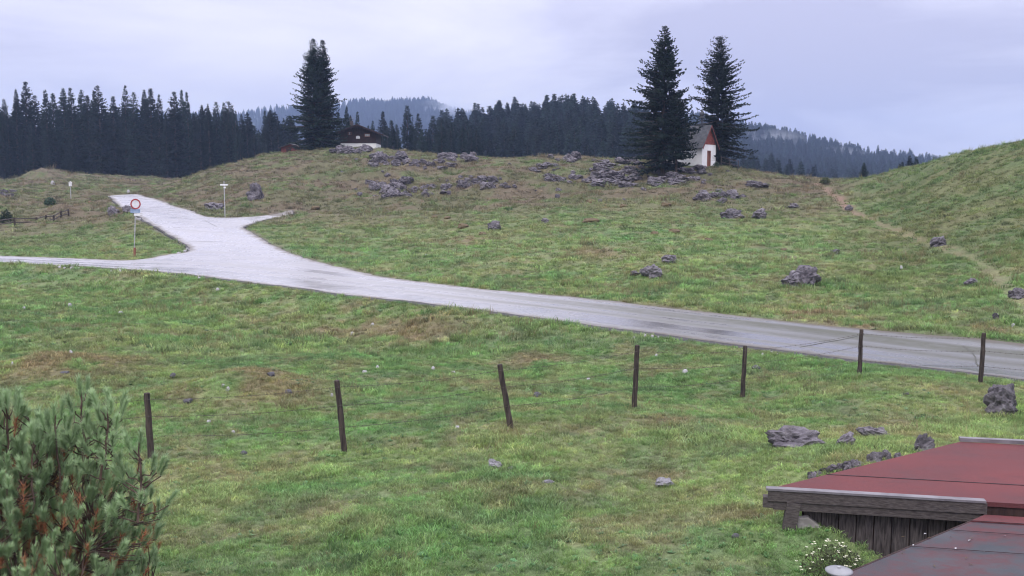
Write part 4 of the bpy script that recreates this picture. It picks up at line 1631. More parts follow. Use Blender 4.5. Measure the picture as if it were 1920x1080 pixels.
hero_spruce(591, 71, 153, 6.0, 11, 'left of the two tall spruces grown together beside the hut', step=.33, nbr=7, seg=.25, tw=.50, base=.03, gap=.12, lop=.14, shape=.92)
hero_spruce(609, 73, 154.5, 3.2, 23, 'right of the two tall spruces grown together beside the hut', step=.33, nbr=7, seg=.25, tw=.50, base=.10, gap=.16, lop=.2, shape=.82)
hero_spruce(1243, 47, 110, 4.9, 35, 'tall broad spruce left of the white chapel', step=.35, nbr=7, seg=.25, tw=.54, base=.08, gap=.18, lop=.2, shape=.82)
hero_spruce(1344, 68, 121, 4.8, 47, 'tall open spruce right behind the white chapel', step=.38, nbr=7, seg=.25, tw=.47, base=.03, gap=.12, lop=.12, shape=.66, droop=.45)
# the low boughs that hang in front of the chapel
hero_spruce(1268, 180, 109, 2.4, 53, 'shorter spruce standing between the broad spruce and the chapel', step=.34, nbr=7, seg=.25, tw=.48, base=.30, gap=.05, lop=.2, shape=.6)

VAR = [spruce(200 + i, 22.0, rb, step=.58, nbr=6, seg=.55, tw=.86, base=.05, gap=.05 + .03 * i, lop=.2 + .04 * (i % 4), shape=sh_, droop=.45) for i, (rb, sh_) in enumerate([(3.8, .95), (3.3, .78), (4.2, 1.0), (2.7, .85), (3.6, .7), (3.2, 1.05), (4.0, .88)])]
SMALL = [spruce(300 + i, 20.0, rb, step=1.2, nbr=5, seg=1.1, tw=1.7, base=.04, gap=.05, lop=.2, shape=.95, droop=.4) for i, rb in enumerate([3.6, 3.1, 4.0])]


def join_mesh(pair, name):
    (c, t_) = pair
    v = [tuple(p.co) for p in c.vertices]
    f = [tuple(p.vertices) for p in c.polygons]
    n, nf = len(v), len(f)
    v += [tuple(p.co) for p in t_.vertices]
    f += [tuple(i + n for i in p.vertices) for p in t_.polygons]
    me = mesh_np(name, v, f, ['spruce_needles', 'bark'], False, [0] * nf + [1] * (len(f) - nf))
    a = me.attributes.new('shade', 'FLOAT', 'POINT')
    sh = np.full(len(v), .5, np.float32)
    tmp = np.empty(n, np.float32)
    c.attributes['shade'].data.foreach_get('value', tmp)
    sh[:n] = tmp
    a.data.foreach_set('value', sh)
    return me


SM_J = [join_mesh(p, 'small_spruce') for p in SMALL]
rt = random.Random(91)
n_ind = 0


KNOLL = []


def tip_tree(px, py, Y, label, group, parts=True):
    """a spruce standing at depth Y whose tip shows at the photo position"""
    global n_ind
    q = P(px, py, Y)
    z = gz(q.x, q.y) - .3
    H = max(q.z - z, 6)
    n_ind += 1
    if parts:
        c, t_ = VAR[rt.randrange(7)]
        k = H / 22.0
        w = k * rt.uniform(.75, 1.35) if H < 26 else rt.uniform(.8, 1.35)
        plant_spruce(q.x, q.y, z, c, t_, label, (w, w * rt.uniform(.85, 1.15), k), rt.uniform(0, 6.28), group, (rt.gauss(0, .012), rt.gauss(0, .012)))
    else:
        o = bpy.data.objects.new('spruce_tree', SM_J[rt.randrange(3)])
        k = H / 20.0
        w = max(.75, k) * rt.uniform(.85, 1.15)
        o.location = (q.x, q.y, z)
        o.scale = (w, w, k)
        o.rotation_euler.z = rt.uniform(0, 6.28)
        tag(o, label, 'tree', group)
        link(o)
        KNOLL.append(o)


TIPS_L = [(8, 184), (26, 166), (44, 152), (60, 178), (85, 167), (96, 174), (118, 164), (134, 164), (151, 167), (163, 178), (176, 170), (186, 160), (210, 180), (231, 159), (248, 172), (265, 167), (280, 165),
          (294, 176), (325, 171), (342, 168), (352, 172), (378, 196), (391, 194), (404, 190), (416, 191), (428, 189), (436, 196), (452, 212), (464, 234), (476, 248), (495, 206), (509, 208), (521, 219), (-12, 170), (-30, 180)]
ORD = 'first second third fourth fifth sixth seventh eighth ninth tenth eleventh twelfth thirteenth fourteenth fifteenth sixteenth seventeenth eighteenth nineteenth twentieth'.split()
TIPS_L.sort()
for i_, (px, py) in enumerate(TIPS_L):
    lab = 'dark spruce of the forest edge filling the left background' if px < 440 else 'dark spruce between the left forest and the twin spruces'
    vis = [p for p in TIPS_L if 0 <= p[0] < 440]
    gap_ = [p for p in TIPS_L if p[0] >= 440]
    own = lab
    if (px, py) in vis:
        j_ = vis.index((px, py))
        own = (ORD[j_] if j_ < 14 else ORD[len(vis) - 1 - j_]) + ' spruce tip from the ' + ('left' if j_ < 14 else 'right') + ' end on the left forest skyline'
    elif px >= 440:
        own = ORD[gap_.index((px, py))] + ' spruce tip between the left forest and the twin spruces'
    tip_tree(px, py, rt.uniform(232, 246), own, lab.replace('spruce', 'spruces'))
for k in range(50):
    px = rt.uniform(-40, 445)
    tip_tree(px, rt.uniform(200, 255), rt.uniform(229, 262), 'dark spruce of the forest edge filling the left background', 'dark spruces of the forest edge filling the left background')
for k in range(10):
    px = rt.uniform(440, 540)
    tip_tree(px, rt.uniform(235, 275), rt.uniform(225, 255), 'dark spruce between the left forest and the twin spruces', 'dark spruces between the left forest and the twin spruces')
lab = 'dark spruce behind the wooden hut and the ridge to its right'
HT = []
for px, py in [(648, 198), (672, 208), (655, 215), (697, 225), (719, 208), (733, 225), (764, 196), (787, 212), (809, 215), (828, 222), (845, 228), (742, 232), (775, 235), (800, 240), (820, 245), (635, 210), (690, 235), (868, 232), (884, 240)]:
    HT.append((px, py))
HT.sort()
for i_, (px, py) in enumerate(HT):
    tip_tree(px, py, rt.uniform(212, 250), ORD[i_] + ' spruce tip from the left in the row behind the hut', lab.replace('spruce', 'spruces'))
for k in range(22):
    tip_tree(rt.uniform(640, 900), rt.uniform(232, 268), rt.uniform(200, 245), lab, lab.replace('spruce', 'spruces'))
lab = 'dark spruce on the wooded knoll behind the middle of the ridge'
for k in range(128):
    px = rt.uniform(835, 1195)
    Y = rt.uniform(255, 400)
    f_ = (Y - 255) / 145
    top = np.interp(px, [835, 900, 950, 1030, 1100, 1150, 1195], [222, 206, 195, 186, 192, 200, 204])
    tip_tree(px, top + (1 - f_) * 62 + rt.uniform(0, 22), Y, lab, lab.replace('spruce', 'spruces'), False)
single_out(KNOLL, lab)
KNOLL.clear()
lab = 'dark spruce in the low wood right of the chapel'
for k in range(52):
    px = rt.uniform(1190, 1570)
    top = np.interp(px, [1190, 1390, 1450, 1520, 1570], [215, 278, 285, 302, 316])
    tip_tree(px, top + rt.uniform(0, 30), rt.uniform(300, 440), lab, lab.replace('spruce', 'spruces'), False)
single_out(KNOLL, lab)
print('individual trees', n_ind)
# the lone small trees on the saddle
for px, py, Y, lab in [(1620, 304, 150, 'single dark young spruce on the saddle left of the right hill'), (1706, 291, 170, 'tallest thin tree behind the crest of the right hill'), (1719, 293, 172, 'thin tree at the right end of the little group behind the right hill'),
                       (1692, 303, 171, 'smallest young tree at the left of the group behind the right hill'), (1686, 306, 174, 'tiny young tree furthest left behind the right hill')]:
    q = P(px, py, Y)
    g = gz(q.x, q.y)
    b_z = P(px, 334 if px < 1650 else 316, Y).z
    z0 = min(g, b_z)
    c, t_ = VAR[rt.randrange(4)]
    k = (q.z - z0) / 22.0
    plant_spruce(q.x, q.y, z0, c, t_, lab, (k * 1.5, k * 1.5, k), rt.uniform(0, 6))


# ------------------------------------------------------------------ far wooded hills
simple('forest_floor', (.018, .026, .018), (.035, .045, .028), .05, .95, 0, obj=False)


def far_hill(name, prof, back, front_y, front_z, ntree, lab, seed, th=(15, 23)):
    """a hill whose crest runs through the given (px, py, Y) points, falling to the valley in front; wooded"""
    cr = [P(*a) for a in prof]
    n = 60
    xs = np.linspace(0, 1, n)
    tp = np.linspace(0, 1, len(cr))
    cx = np.interp(xs, tp, [p.x for p in cr])
    cyy = np.interp(xs, tp, [p.y for p in cr])
    cz = np.interp(xs, tp, [p.z for p in cr])
    rows = 40
    S = np.linspace(0, 1.35, rows)
    V = np.zeros((rows, n, 3))
    for i, s in enumerate(S):
        if s <= 1:
            k = s
            V[i, :, 0] = cx * (front_y / cyy) * (1 - k) + cx * k
            V[i, :, 1] = front_y * (1 - k) + cyy * k
            V[i, :, 2] = front_z * (1 - k ** 1.15) + cz * k ** 1.15
        else:
            k = s - 1
            V[i, :, 0] = cx * (1 + k)
            V[i, :, 1] = cyy + k * back
            V[i, :, 2] = cz - k * k * 8 * 20
    V[..., 2] += (fbm(V[..., 0] / 120, V[..., 1] / 120, seed, 3) - .5) * 14
    idx = (np.arange(rows - 1)[:, None] * n + np.arange(n - 1)[None]).ravel()
    me = mesh_np(name, V.reshape(-1, 3), np.stack([idx, idx + 1, idx + n + 1, idx + n], 1), ['forest_floor'], True)
    tag(link(bpy.data.objects.new(name, me)), kind='structure')
    rg = np.random.default_rng(seed)
    i = rg.uniform(0, rows * .8, ntree)
    j = rg.uniform(0, n - 1.01, ntree)
    i0, j0 = i.astype(int), j.astype(int)
    a, c = (i - i0)[:, None], (j - j0)[:, None]
    i1 = np.minimum(i0 + 1, rows - 1)
    Q = (V[i0, j0] * (1 - a) + V[i1, j0] * a) * (1 - c) + (V[i0, j0 + 1] * (1 - a) + V[i1, j0 + 1] * a) * c
    hgt = rg.uniform(*th, ntree) / 20.0 * (.8 + .4 * vnoise(Q[:, 0] / 60, Q[:, 1] / 60, seed))
    w = hgt * rg.uniform(.85, 1.25, ntree)
    rot = np.zeros((ntree, 3))
    rot[:, 2] = rg.uniform(0, 6.28, ntree)
    scatter(name + '_forest', SRC_FAR, Q, np.stack([w, w, hgt], 1), rot, rg.integers(0, 3, ntree), None, lab, 'forest')


SRC_FAR = [bpy.data.objects.new('far_spruce', m_) for m_ in SM_J]
far_hill('far_hill', [(250, 222, 2000), (440, 226, 2000), (560, 216, 2000), (650, 207, 2000), (700, 203, 2000), (760, 199, 2000), (812, 198, 2000), (840, 212, 2050), (880, 226, 2100), (960, 236, 2150), (1100, 236, 2200)], 900, 1100, -10, 5200, 'hazy blue spruce forest on the far hill behind the hut', 5)
far_hill('right_hill_slope', [(1180, 232, 1150), (1300, 238, 1150), (1390, 258, 1100), (1450, 272, 1080), (1520, 290, 1050), (1600, 310, 1020), (1680, 328, 1000), (1760, 340, 1000)], 700, 470, -14, 2600, 'misty spruce forest on the slope falling to the right of the chapel', 6)
far_hill('distant_ridge', [(1440, 285, 1900), (1530, 296, 1900), (1600, 306, 1900), (1660, 317, 1900), (1720, 326, 1900), (1800, 336, 1900)], 700, 1300, -16, 1200, 'palest spruce ridge in the gap right of the chapel', 8)
# the dense wood behind the front rows
def back_wood():
    rg = np.random.default_rng(41)
    n = 1300
    px = rg.uniform(-420, 1220, n)
    Y = np.where(px < -50, rg.uniform(230, 420, n), rg.uniform(262, 420, n))
    x = (px - 960) / F * Y
    k = (px < 560) | (px > 830)
    x, Y = x[k], Y[k]
    z = ground(x, Y) - .3
    h = rg.uniform(14, 20, len(x)) / 20
    left = x / Y < -.2
    h = np.where(left, h * .95, h)
    w = h * rg.uniform(.9, 1.3, len(x))
    rot = np.zeros((len(x), 3))
    rot[:, 2] = rg.uniform(0, 6.28, len(x))
    scatter('back_wood', SRC_FAR, np.stack([x, Y, z], 1), np.stack([w, w, h], 1), rot, rg.integers(0, 3, len(x)), None, 'dense dark spruce wood standing behind the front rows of trees', 'forest')


back_wood()


# ------------------------------------------------------------------ chapel
def chapel():
    c0 = P(1316, 313, 114)
    c0.z = gz(c0.x, c0.y)
    ang = R(40)
    e = Vector((-math.cos(ang), math.sin(ang), 0))      # along the nave, away from the front
    s = Vector((math.sin(ang), math.cos(ang), 0))       # across the front
    n = -e
    L, W, H, RH = 5.6, 3.2, 2.75, 2.15
    up = Vector((0, 0, 1))
    root = empty('chapel', c0)
    tag(root, 'small white chapel with red shingled gable and onion turret', 'chapel')
    q = lambda a, b_, h: e * a + s * b_ + up * h
    # walls with a real doorway in the front
    mb = MB()
    t = .3
    d0, d1, dh = W / 2 - .42, W / 2 + .42, 2.05
    mb.prism([q(0, 0, -1.2), q(0, d0, -1.2), q(0, d0, H), q(0, 0, H)], e * t)
    mb.prism([q(0, d1, -1.2), q(0, W, -1.2), q(0, W, H), q(0, d1, H)], e * t)
    mb.prism([q(0, d0, dh), q(0, d1, dh), q(0, d1, H), q(0, d0, H)], e * t)
    mb.prism([q(0, d0, -1.2), q(0, d1, -1.2), q(0, d1, .02), q(0, d0, .02)], e * t)
    mb.prism([q(t, 0, -1.2), q(L, 0, -1.2), q(L, 0, H), q(t, 0, H)], s * t)
    mb.prism([q(t, W - t, -1.2), q(L, W - t, -1.2), q(L, W - t, H), q(t, W - t, H)], s * t)
    mb.prism([q(L - t, t, -1.2), q(L - t, W - t, -1.2), q(L - t, W - t, H), q(L - t, t, H)], e * t)
    mb.build('wall', 'whitewash', root)
    mb = MB()
    mb.prism([q(.14, d0 + .06, .02), q(.14, d1 - .06, .02), q(.14, d1 - .06, dh - .05), q(.14, d0 + .06, dh - .05)], e * .05)
    dr = mb.build('door', 'door_wood', root)
    mb = MB()
    mb.box(q(.11, d1 - .16, 1.0), (.05, .05, .14))
    mb.build('handle', 'cap_metal', dr)
    mb = MB()
    for b0, b1 in ((d0, d0 + .07), (d1 - .07, d1)):
        mb.prism([q(-.02, b0, .0), q(-.02, b1, .0), q(-.02, b1, dh), q(-.02, b0, dh)], e * .2)
    mb.prism([q(-.02, d0 + .07, dh - .07), q(-.02, d1 - .07, dh - .07), q(-.02, d1 - .07, dh), q(-.02, d0 + .07, dh)], e * .2)
    mb.build('door_frame', 'door_wood', root)
    # gable boarding behind the shingles
    mb = MB()
    mb.prism([q(.04, .0, H), q(.04, W, H), q(.04, W / 2, H + RH)], e * .1)
    mb.build('gable_board', 'verge_board', root)
    rg = random.Random(2)
    mb = MB()
    rows = 12
    for r in range(rows):
        z0 = H + RH * r / rows
        half = W / 2 * (1 - r / rows) - .06
        k = -half + (.07 if r % 2 else 0)
        while k < half:
            w = rg.uniform(.10, .17)
            b0, b1 = W / 2 + k, min(W / 2 + k + w, W / 2 + half)
            hh = RH / rows * 1.25
            o_ = .018 + .02 * rg.random()
            mb.prism([q(-o_, b0 + .006, z0 + rg.uniform(-.02, .02)), q(-o_, b1 - .006, z0 + rg.uniform(-.02, .02)), q(-.004, b1 - .006, z0 + hh), q(-.004, b0 + .006, z0 + hh)], e * .035)
            k += w
    g_ = mb.build('gable_shingles', 'shingle_red', root)
    g_['kind'] = 'stuff'
    # roof slopes with overhang
    ov, fo = .38, .30
    sl = RH / (W / 2)
    for side in (-1, 1):
        mb = MB()
        ev = W / 2 + side * (W / 2 + ov)
        ez = H - ov * sl
        th = Vector((0, 0, .09))
        mb.prism([q(-fo, ev, ez), q(L + .25, ev, ez), q(L + .25, W / 2, H + RH), q(-fo, W / 2, H + RH)], th)
        rf = mb.build('roof', 'slate_metal', root)
        for k in range(9):          # standing seams
            a = -fo + .04 + (L + .5) * k / 8.2
            m2 = MB()
            m2.prism([q(a, ev, ez + .092), q(a + .03, ev, ez + .092), q(a + .03, W / 2, H + RH + .092), q(a, W / 2, H + RH + .092)], (0, 0, .035))
            m2.build('seam', 'slate_metal', rf)
        m2 = MB()
        m2.prism([q(-fo - .03, ev, ez - .14), q(-fo - .03, W / 2, H + RH - .14), q(-fo - .03, W / 2, H + RH + .08), q(-fo - .03, ev, ez + .08)], e * .028)
        m2.build('verge_board', 'verge_board', root)
    # bell turret
    tb = q(1.0, W / 2, H + RH + .05)
    mb = MB()
    for a, b_ in ((-1, -1), (1, -1), (1, 1), (-1, 1)):
        mb.box(tb + e * .17 * a + s * .17 * b_ + up * .42, (.07, .07, 1.0))
    mb.box(tb + up * .02, (.5, .5, .18), Matrix.Rotation(-ang, 3, 'Z'))
    tr = mb.build('bell_turret', 'slate_metal', root)
    mb = MB()
    mb.lathe([(.36, .90), (.34, .95), (.20, 1.02), (.17, 1.08), (.28, 1.24), (.31, 1.36), (.26, 1.50), (.13, 1.66), (.05, 1.80), (.03, 2.0)], 14, tb)
    mb.build('onion_dome', 'slate_metal', tr, True)
    mb = MB()
    mb.lathe([(.11, .45), (.10, .55), (.06, .68), (.02, .72)], 10, tb)
    mb.build('bell', 'dark_stone', tr, True)
    mb = MB()
    mb.box(tb + up * 2.15, (.02, .02, .34))
    mb.box(tb + up * 2.20, (.16, .02, .02))
    mb.build('cross', 'dark_stone', tr)
    # front step and handrail
    mb = MB()
    mb.prism([q(-.9, d0 - .2, -.6), q(-.9, d1 + .2, -.6), q(-.9, d1 + .2, -.06), q(-.9, d0 - .2, -.06)], e * .88)
    mb.build('step', 'concrete', root)
    mb = MB()
    r0 = d1 + .16
    mb.tube([q(-.02, r0, .95), q(-.5, r0, .9), q(-1.0, r0, .55)], .018, 6)
    for a, h in ((-.5, .9), (-1.0, .55)):
        mb.tube([q(a, r0, -.5), q(a, r0, h)], .016, 6)
    mb.build('handrail', 'galvanised', root)
    # clipped shrubs at the door
    for b_, rad, lab in ((d0 - .15, .5, 'dark round shrub left of the chapel door'), (d1 + .55, .36, 'dark round shrub right of the chapel door')):
        p = c0 + q(-1.3, b_, 0)
        r2 = empty('shrub', (p.x, p.y, gz(p.x, p.y)))
        tag(r2, lab, 'shrub')
        v, f, sh = leafball(700, rad, rad, rad * 1.7, .07, int(b_ * 10))
        link(bpy.data.objects.new('foliage', leaf_mesh('foliage', v, f, sh, 'shrub_leaves')), r2)
        mb = MB()
        mb.tube([(0, 0, -.2), (0.02, 0, rad * .9)], [.03, .015], 6)
        mb.build('stem', 'bark', r2)
    # the rail fence to the right
    p0 = P(1352, 313, 116)
    p0.z = gz(p0.x, p0.y)
    r3 = empty('chapel_rail', p0)
    tag(r3, 'thin wooden rail fence running right from the chapel', 'fence')
    ends = []
    for px in (1352, 1368, 1384):
        b_ = P(px, 315, 116.5)
        b_.z = gz(b_.x, b_.y)
        mb = MB()
        mb.tube([b_ - p0 - up * .3, b_ - p0 + up * 1.25], .05, 6)
        mb.build('post', 'grey_wood', r3)
        ends.append(b_ - p0)
    for h in (1.15, .6):
        mb = MB()
        mb.tube([p + up * h for p in ends], .035, 6)
        mb.build('rail', 'grey_wood', r3)


chapel()


# ------------------------------------------------------------------ the wooden hut
def hut():
    c0 = P(671, 268, 161)
    c0.z = P(671, 275.5, 161).z
    rz = R(1)
    root = empty('wooden_hut', c0, rz)
    tag(root, 'dark wooden hut with low gable roof on the hilltop', 'hut')
    W, L, H, RH = 5.9, 7.0, 1.75, 1.15
    base = .6
    mb = MB()
    mb.box((0, L / 2, base / 2 - .6), (W - .05, L - .05, base + 1.2))
    mb.build('plinth', 'whitewash', root)
    # boarded gable front, plank by plank
    n = 26
    pw = W / n
    for k in range(n):
        x0, x1 = -W / 2 + k * pw + .008, -W / 2 + (k + 1) * pw - .008
        zt0 = base + H + RH * (1 - abs(x0) / (W / 2)) - .02
        zt1 = base + H + RH * (1 - abs(x1) / (W / 2)) - .02
        mb = MB()
        yy = -.02 - .012 * (k % 2)
        mb.prism([(x0, yy, base), (x1, yy, base), (x1, yy, zt1), (x0, yy, zt0)], (0, .04, 0))
        mb.build('plank', 'dark_wood', root)
    mb = MB()
    mb.prism([(-W / 2, .025, base), (W / 2, .025, base), (W / 2, .025, base + H), (0, .025, base + H + RH), (-W / 2, .025, base + H)], (0, L, 0))
    mb.build('wall', 'dark_wood', root)
    ov, fo = 1.25, .9
    sl = RH / (W / 2)
    for sd in (-1, 1):
        mb = MB()
        ex, ez = sd * (W / 2 + ov), base + H - ov * sl
        mb.prism([(ex, -fo, ez), (ex, L + .4, ez), (0, L + .4, base + H + RH), (0, -fo, base + H + RH)], (0, 0, .14))
        mb.build('roof', 'hut_roof', root)
        mb = MB()
        mb.prism([(ex, -fo - .04, ez - .12), (0, -fo - .04, base + H + RH - .12), (0, -fo - .04, base + H + RH + .12), (ex, -fo - .04, ez + .12)], (0, .035, 0))
        mb.build('barge_board', 'dark_wood', root)
        for k in (0.35, .75):
            mb = MB()
            x = sd * W / 2 * k
            mb.box((x, -fo / 2 + .02, base + H + RH * (1 - k) - .12), (.14, fo - .06, .16))
            mb.build('purlin', 'dark_wood', root)
    ch = MB()
    ch.box((-1.35, 2.6, base + H + RH + .1), (.5, .5, 1.5))
    cho = ch.build('chimney', 'grey_wood', root)
    mb = MB()
    for sx in (-.24, .24):
        for sy in (-.24, .24):
            mb.box((-1.35 + sx, 2.6 + sy, base + H + RH + 1.02), (.07, .07, .26))
    mb.prism([(-1.75, 2.25, base + H + RH + 1.16), (-1.35, 2.25, base + H + RH + 1.40), (-.95, 2.25, base + H + RH + 1.16), (-1.35, 2.25, base + H + RH + 1.32)], (0, .75, 0))
    mb.build('chimney_cap', 'cap_metal', cho)
    for x, z, w, h in ((-1.3, base + 1.55, .42, .34), (1.55, base + 1.28, .75, .36)):
        mb = MB()
        mb.box((x, -.055, z), (w + .14, .03, h + .14))
        wn = mb.build('window', 'door_wood', root)
        mb = MB()
        mb.box((x, -.075, z), (w, .02, h))
        mb.build('pane', 'dark_stone' if x < 0 else 'galvanised', wn)
        mb = MB()
        mb.box((x, -.09, z), (.04, .02, h))
        mb.build('glazing_bar', 'white_paint', wn)
    mb = MB()
    mb.prism([(-.28, -.075, base + .72), (.34, -.075, base + .72), (.34, -.075, base + 1.06), (.2, -.075, base + 1.18), (-.14, -.075, base + 1.18), (-.28, -.075, base + 1.06)], (0, .035, 0))
    mb.build('white_board', 'white_paint', root)
    # low outbuilding half hidden by the twin spruces
    p = P(545, 288, 158)
    p.z = gz(p.x, p.y) - .3
    r2 = empty('outbuilding', p, R(-8))
    tag(r2, 'low reddish outbuilding with dark roof left under the twin spruces', 'hut')
    mb = MB()
    mb.prism([(-1.6, 0, -.5), (1.6, 0, -.5), (1.6, 0, 1.0), (0, 0, 1.5), (-1.6, 0, 1.0)], (0, 3, 0))
    mb.build('wall', 'verge_board', r2)
    for sd in (-1, 1):
        mb = MB()
        mb.prism([(sd * 2.0, -.4, .86), (sd * 2.0, 3.3, .86), (0, 3.3, 1.52), (0, -.4, 1.52)], (0, 0, .1))
        mb.build('roof', 'hut_roof', r2)
    mb = MB()
    mb.box((-.3, -.03, .25), (.8, .05, 1.1))
    mb.build('door', 'dark_wood', r2)


hut()


# ------------------------------------------------------------------ signs and roadside furniture
def signs():
    up = Vector((0, 0, 1))
    g = G(252, 482)
    root = empty('road_sign', g)
    tag(root, 'round red and white no-entry-for-vehicles sign on a tall pole at the junction', 'sign')
    Ht = P(256, 374, g.y).z - g.z
    lean = .25
    mb = MB()
    mb.tube([(0, 0, -.3), (lean * .2, 0, .62)], .09, 8)
    mb.build('wooden_stub', 'door_wood', root)
    mb = MB()
    mb.tube([(0, 0, .3), (lean, 0, Ht)], .035, 8)
    mb.build('pole', 'galvanised', root)
    dz = P(257, 382.5, g.y).z - g.z
    rot = Matrix.Rotation(R(42), 3, 'Z')
    c = Vector((lean * .95, -.06, dz))

    def disc(r0, r1, y, n=28):
        v, f = [], []
        for k in range(n):
            w = 6.2832 * k / n
            for r in (r0, r1):
                for yy in (y, y + .012):
                    v.append(c + rot @ Vector((math.cos(w) * r, yy, math.sin(w) * r)))
        for k in range(n):
            a, b_ = 4 * k, 4 * ((k + 1) % n)
            f += [(a, a + 2, b_ + 2, b_), (a + 1, b_ + 1, b_ + 3, a + 3), (a + 2, a + 3, b_ + 3, b_ + 2), (a, b_, b_ + 1, a + 1)]
        return v, f
    mb = MB()
    mb.add(*disc(.001, .335, .0))
    fc = mb.build('sign_face', 'white_paint', root)
    mb = MB()
    mb.add(*disc(.270, .35, -.016))
    mb.build('red_rim', 'red_paint', fc)
    # supplementary plate and small arrow boards under the disc
    for pz, w, h, m_, off in ((395.5, .62, .26, 'blue_paint', -.02), (402.5, .40, .16, 'white_paint', .10)):
        z = P(255, pz, g.y).z - g.z
        mb = MB()
        mb.box(Vector((lean * .9 + off, -.06, z)), (w, .02, h), Matrix.Rotation(R(20), 3, 'Z'))
        mb.build('plate', m_, root)
    # finger signpost
    g = G(422, 408)
    root = empty('finger_signpost', g)
    tag(root, 'thin white hiking signpost with arrow boards on the bank by the side road', 'sign')
    Ht = P(422, 340, g.y).z - g.z
    mb = MB()
    mb.tube([(0, 0, -.3), (0, 0, Ht)], .042, 8)
    mb.build('pole', 'galvanised', root)
    for pz, x0, x1, tip_ in ((346.5, -.36, .40, 1), (351.5, -.05, .16, -1)):
        z = P(422, pz, g.y).z - g.z
        mb = MB()
        h = .07
        if tip_ > 0:
            poly = [(x0, -.06, z - h), (x1 - .08, -.06, z - h), (x1, -.06, z), (x1 - .08, -.06, z + h), (x0, -.06, z + h)]
        else:
            poly = [(x0 + .08, -.062, z - h), (x1, -.062, z - h), (x1, -.062, z + h), (x0 + .08, -.062, z + h), (x0, -.062, z)]
        mb.prism(poly, (0, .02, 0))
        mb.build('arrow_board', 'white_paint', root)
    # white box on a post, left
    g = G(133, 373)
    root = empty('box_on_post', g)
    tag(root, 'white box on a thin post on the grassy mound at left', 'sign')
    Ht = P(133, 349, g.y).z - g.z
    mb = MB()
    mb.tube([(0, 0, -.3), (0, 0, Ht)], .05, 6)
    mb.build('post', 'galvanised', root)
    mb = MB()
    mb.box((.02, -.02, Ht + .22), (.30, .24, .46))
    mb.prism([(-.17, -.17, Ht + .45), (.21, -.17, Ht + .45), (.02, -.17, Ht + .56)], (0, .3, 0))
    mb.build('box', 'white_paint', root)
    for px, lab in ((69, 'left of two white marker posts on the mound below the forest'), (83, 'right of two white marker posts on the mound below the forest')):
        g = G(px, 321, 150, 260)
        mb = MB()
        r_ = empty('marker_post', g)
        tag(r_, lab, 'post')
        mb.tube([(0, 0, -.3), (0, 0, .85)], .09, 6)
        mb.build('post', 'white_paint', r_)
        mb = MB()
        mb.lathe([(.10, .85), (.09, .93), (.02, .97)], 6)
        mb.build('cap', 'galvanised', r_)
    # rail fence at the far left
    root = None
    stops = [(-10, 430, 92), (28, 427, 93), (69, 424, 94), (87, 421, 95), (101, 417, 96), (115, 414, 97), (129, 411, 98)]
    P0 = P(*stops[0])
    P0.z = gz(P0.x, P0.y)
    root = empty('rail_fence', P0)
    tag(root, 'dark wooden rail fence climbing the slope at the far left', 'fence')
    ps = []
    for px, py, Y in stops:
        b_ = P(px, py, Y)
        b_.z = gz(b_.x, b_.y)
        lift = max(0.0, P(px, py, Y).z - b_.z)
        mb = MB()
        mb.tube([b_ - P0 - up * .3, b_ - P0 + up * (lift + .72)], .085, 7)
        mb.build('post', 'post_wood', root)
        ps.append(b_ - P0 + up * lift)
    for h in (.6, .25):
        for a, b_ in zip(ps[:-1], ps[1:]):
            mb = MB()
            mb.tube([a + up * h, b_ + up * (h + .03)], .05, 6)
            mb.build('rail', 'grey_wood', root)
    # small young bush in front of that fence, and the shrub on the saddle
    for px, py, w, h, lab in ((12, 418, 26, 26, 'small green bush beside the rail fence at the left edge'), (1547, 343, 20, 11, 'low green shrub where the path crosses the saddle'), (95, 384, 24, 14, 'dark green shrub on the bank below the white box')):
        g = G(px, py)
        k = g.y / F
        r2 = empty('shrub', g)
        tag(r2, lab, 'shrub')
        v, f, sh = leafball(500, w * k / 2, w * k / 2, h * k, .11, px + 5)
        link(bpy.data.objects.new('foliage', leaf_mesh('foliage', v, f, sh, 'flower_leaves' if px > 1000 else 'shrub_leaves')), r2)
        mb = MB()
        mb.tube([(0, 0, -.2), (.03, 0, h * k * .7)], [.04, .02], 6)
        mb.build('stem', 'bark', r2)


signs()

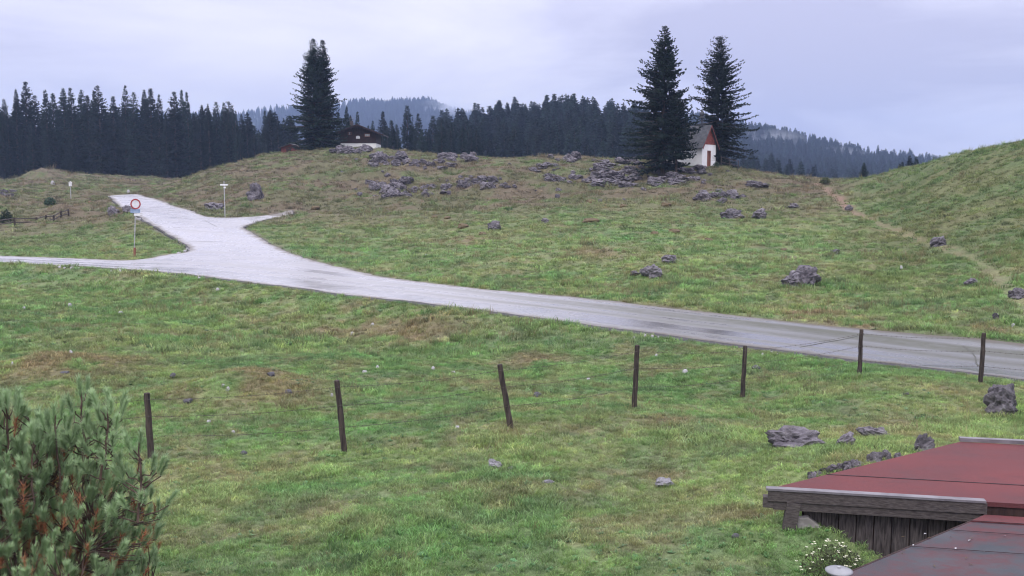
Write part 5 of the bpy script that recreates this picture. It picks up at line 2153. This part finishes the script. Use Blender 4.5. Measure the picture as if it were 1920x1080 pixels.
# ------------------------------------------------------------------ the damp air
m = bpy.data.materials.new('haze_air')
m.use_nodes = True
t = m.node_tree
for n in list(t.nodes):
    t.nodes.remove(n)
pv = N(t, 'ShaderNodeVolumePrincipled')
pv.inputs['Color'].default_value = (.48, .63, 1.0, 1)
pv.inputs['Density'].default_value = .00027
pv.inputs['Anisotropy'].default_value = 0.0
om = N(t, 'ShaderNodeOutputMaterial')
t.links.new(pv.outputs[0], om.inputs['Volume'])
MATS['haze_air'] = m
mb = MB()
mb.box((0, 1400, 95), (6400, 3200, 240))
hz = mb.build('haze', 'haze_air')
tag(hz, 'thin blue damp haze over the whole valley', 'haze', kind='stuff')


# wisps of mist hanging in the far woods
m = bpy.data.materials.new('mist_wisp')
m.use_nodes = True
t = m.node_tree
for n in list(t.nodes):
    t.nodes.remove(n)
pv = N(t, 'ShaderNodeVolumePrincipled')
pv.inputs['Color'].default_value = (.86, .90, 1.0, 1)
tcw = N(t, 'ShaderNodeTexCoord')
ln_ = N(t, 'ShaderNodeVectorMath', operation='LENGTH')
t.links.new(tcw.outputs['Object'], ln_.inputs[0])
fall = ramp(t, [(.15, 1.0), (.95, 0.0)], ln_.outputs['Value'])
nw = N(t, 'ShaderNodeTexNoise', inp={'Scale': 1.7, 'Detail': 3.0, 'Roughness': .55})
t.links.new(tcw.outputs['Object'], nw.inputs['Vector'])
dn = math_n(t, 'MULTIPLY', math_n(t, 'MULTIPLY', fall.outputs[0], ramp(t, [(.38, 0.0), (.65, 1.0)], nw.outputs[0]).outputs[0]), .022)
t.links.new(dn, pv.inputs['Density'])
om = N(t, 'ShaderNodeOutputMaterial')
t.links.new(pv.outputs[0], om.inputs['Volume'])
MATS['mist_wisp'] = m
wm = None
for px, py, Y, rx, ry, rz_, lab in [(1425, 262, 960, 48, 60, 13, 'pale mist wisp in the woods just right of the chapel spruces'), (1545, 292, 950, 42, 60, 11, 'pale mist wisp low in the woods towards the right gap'),
                                    (838, 204, 1900, 60, 90, 26, 'mist hiding the right end of the far blue hill')]:
    if wm is None:
        b_ = MB()
        b_.lathe([(.02, -1)] + [(math.cos(R(a)), math.sin(R(a))) for a in range(-75, 76, 15)] + [(.02, 1)], 20)
        wm = mesh_np('mist_wisp', b_.v, b_.f, ['mist_wisp'], True)
    o = bpy.data.objects.new('mist_wisp', wm)
    o.location = P(px, py, Y)
    o.scale = (rx, ry, rz_)
    tag(o, lab, 'mist', kind='stuff')
    link(o)
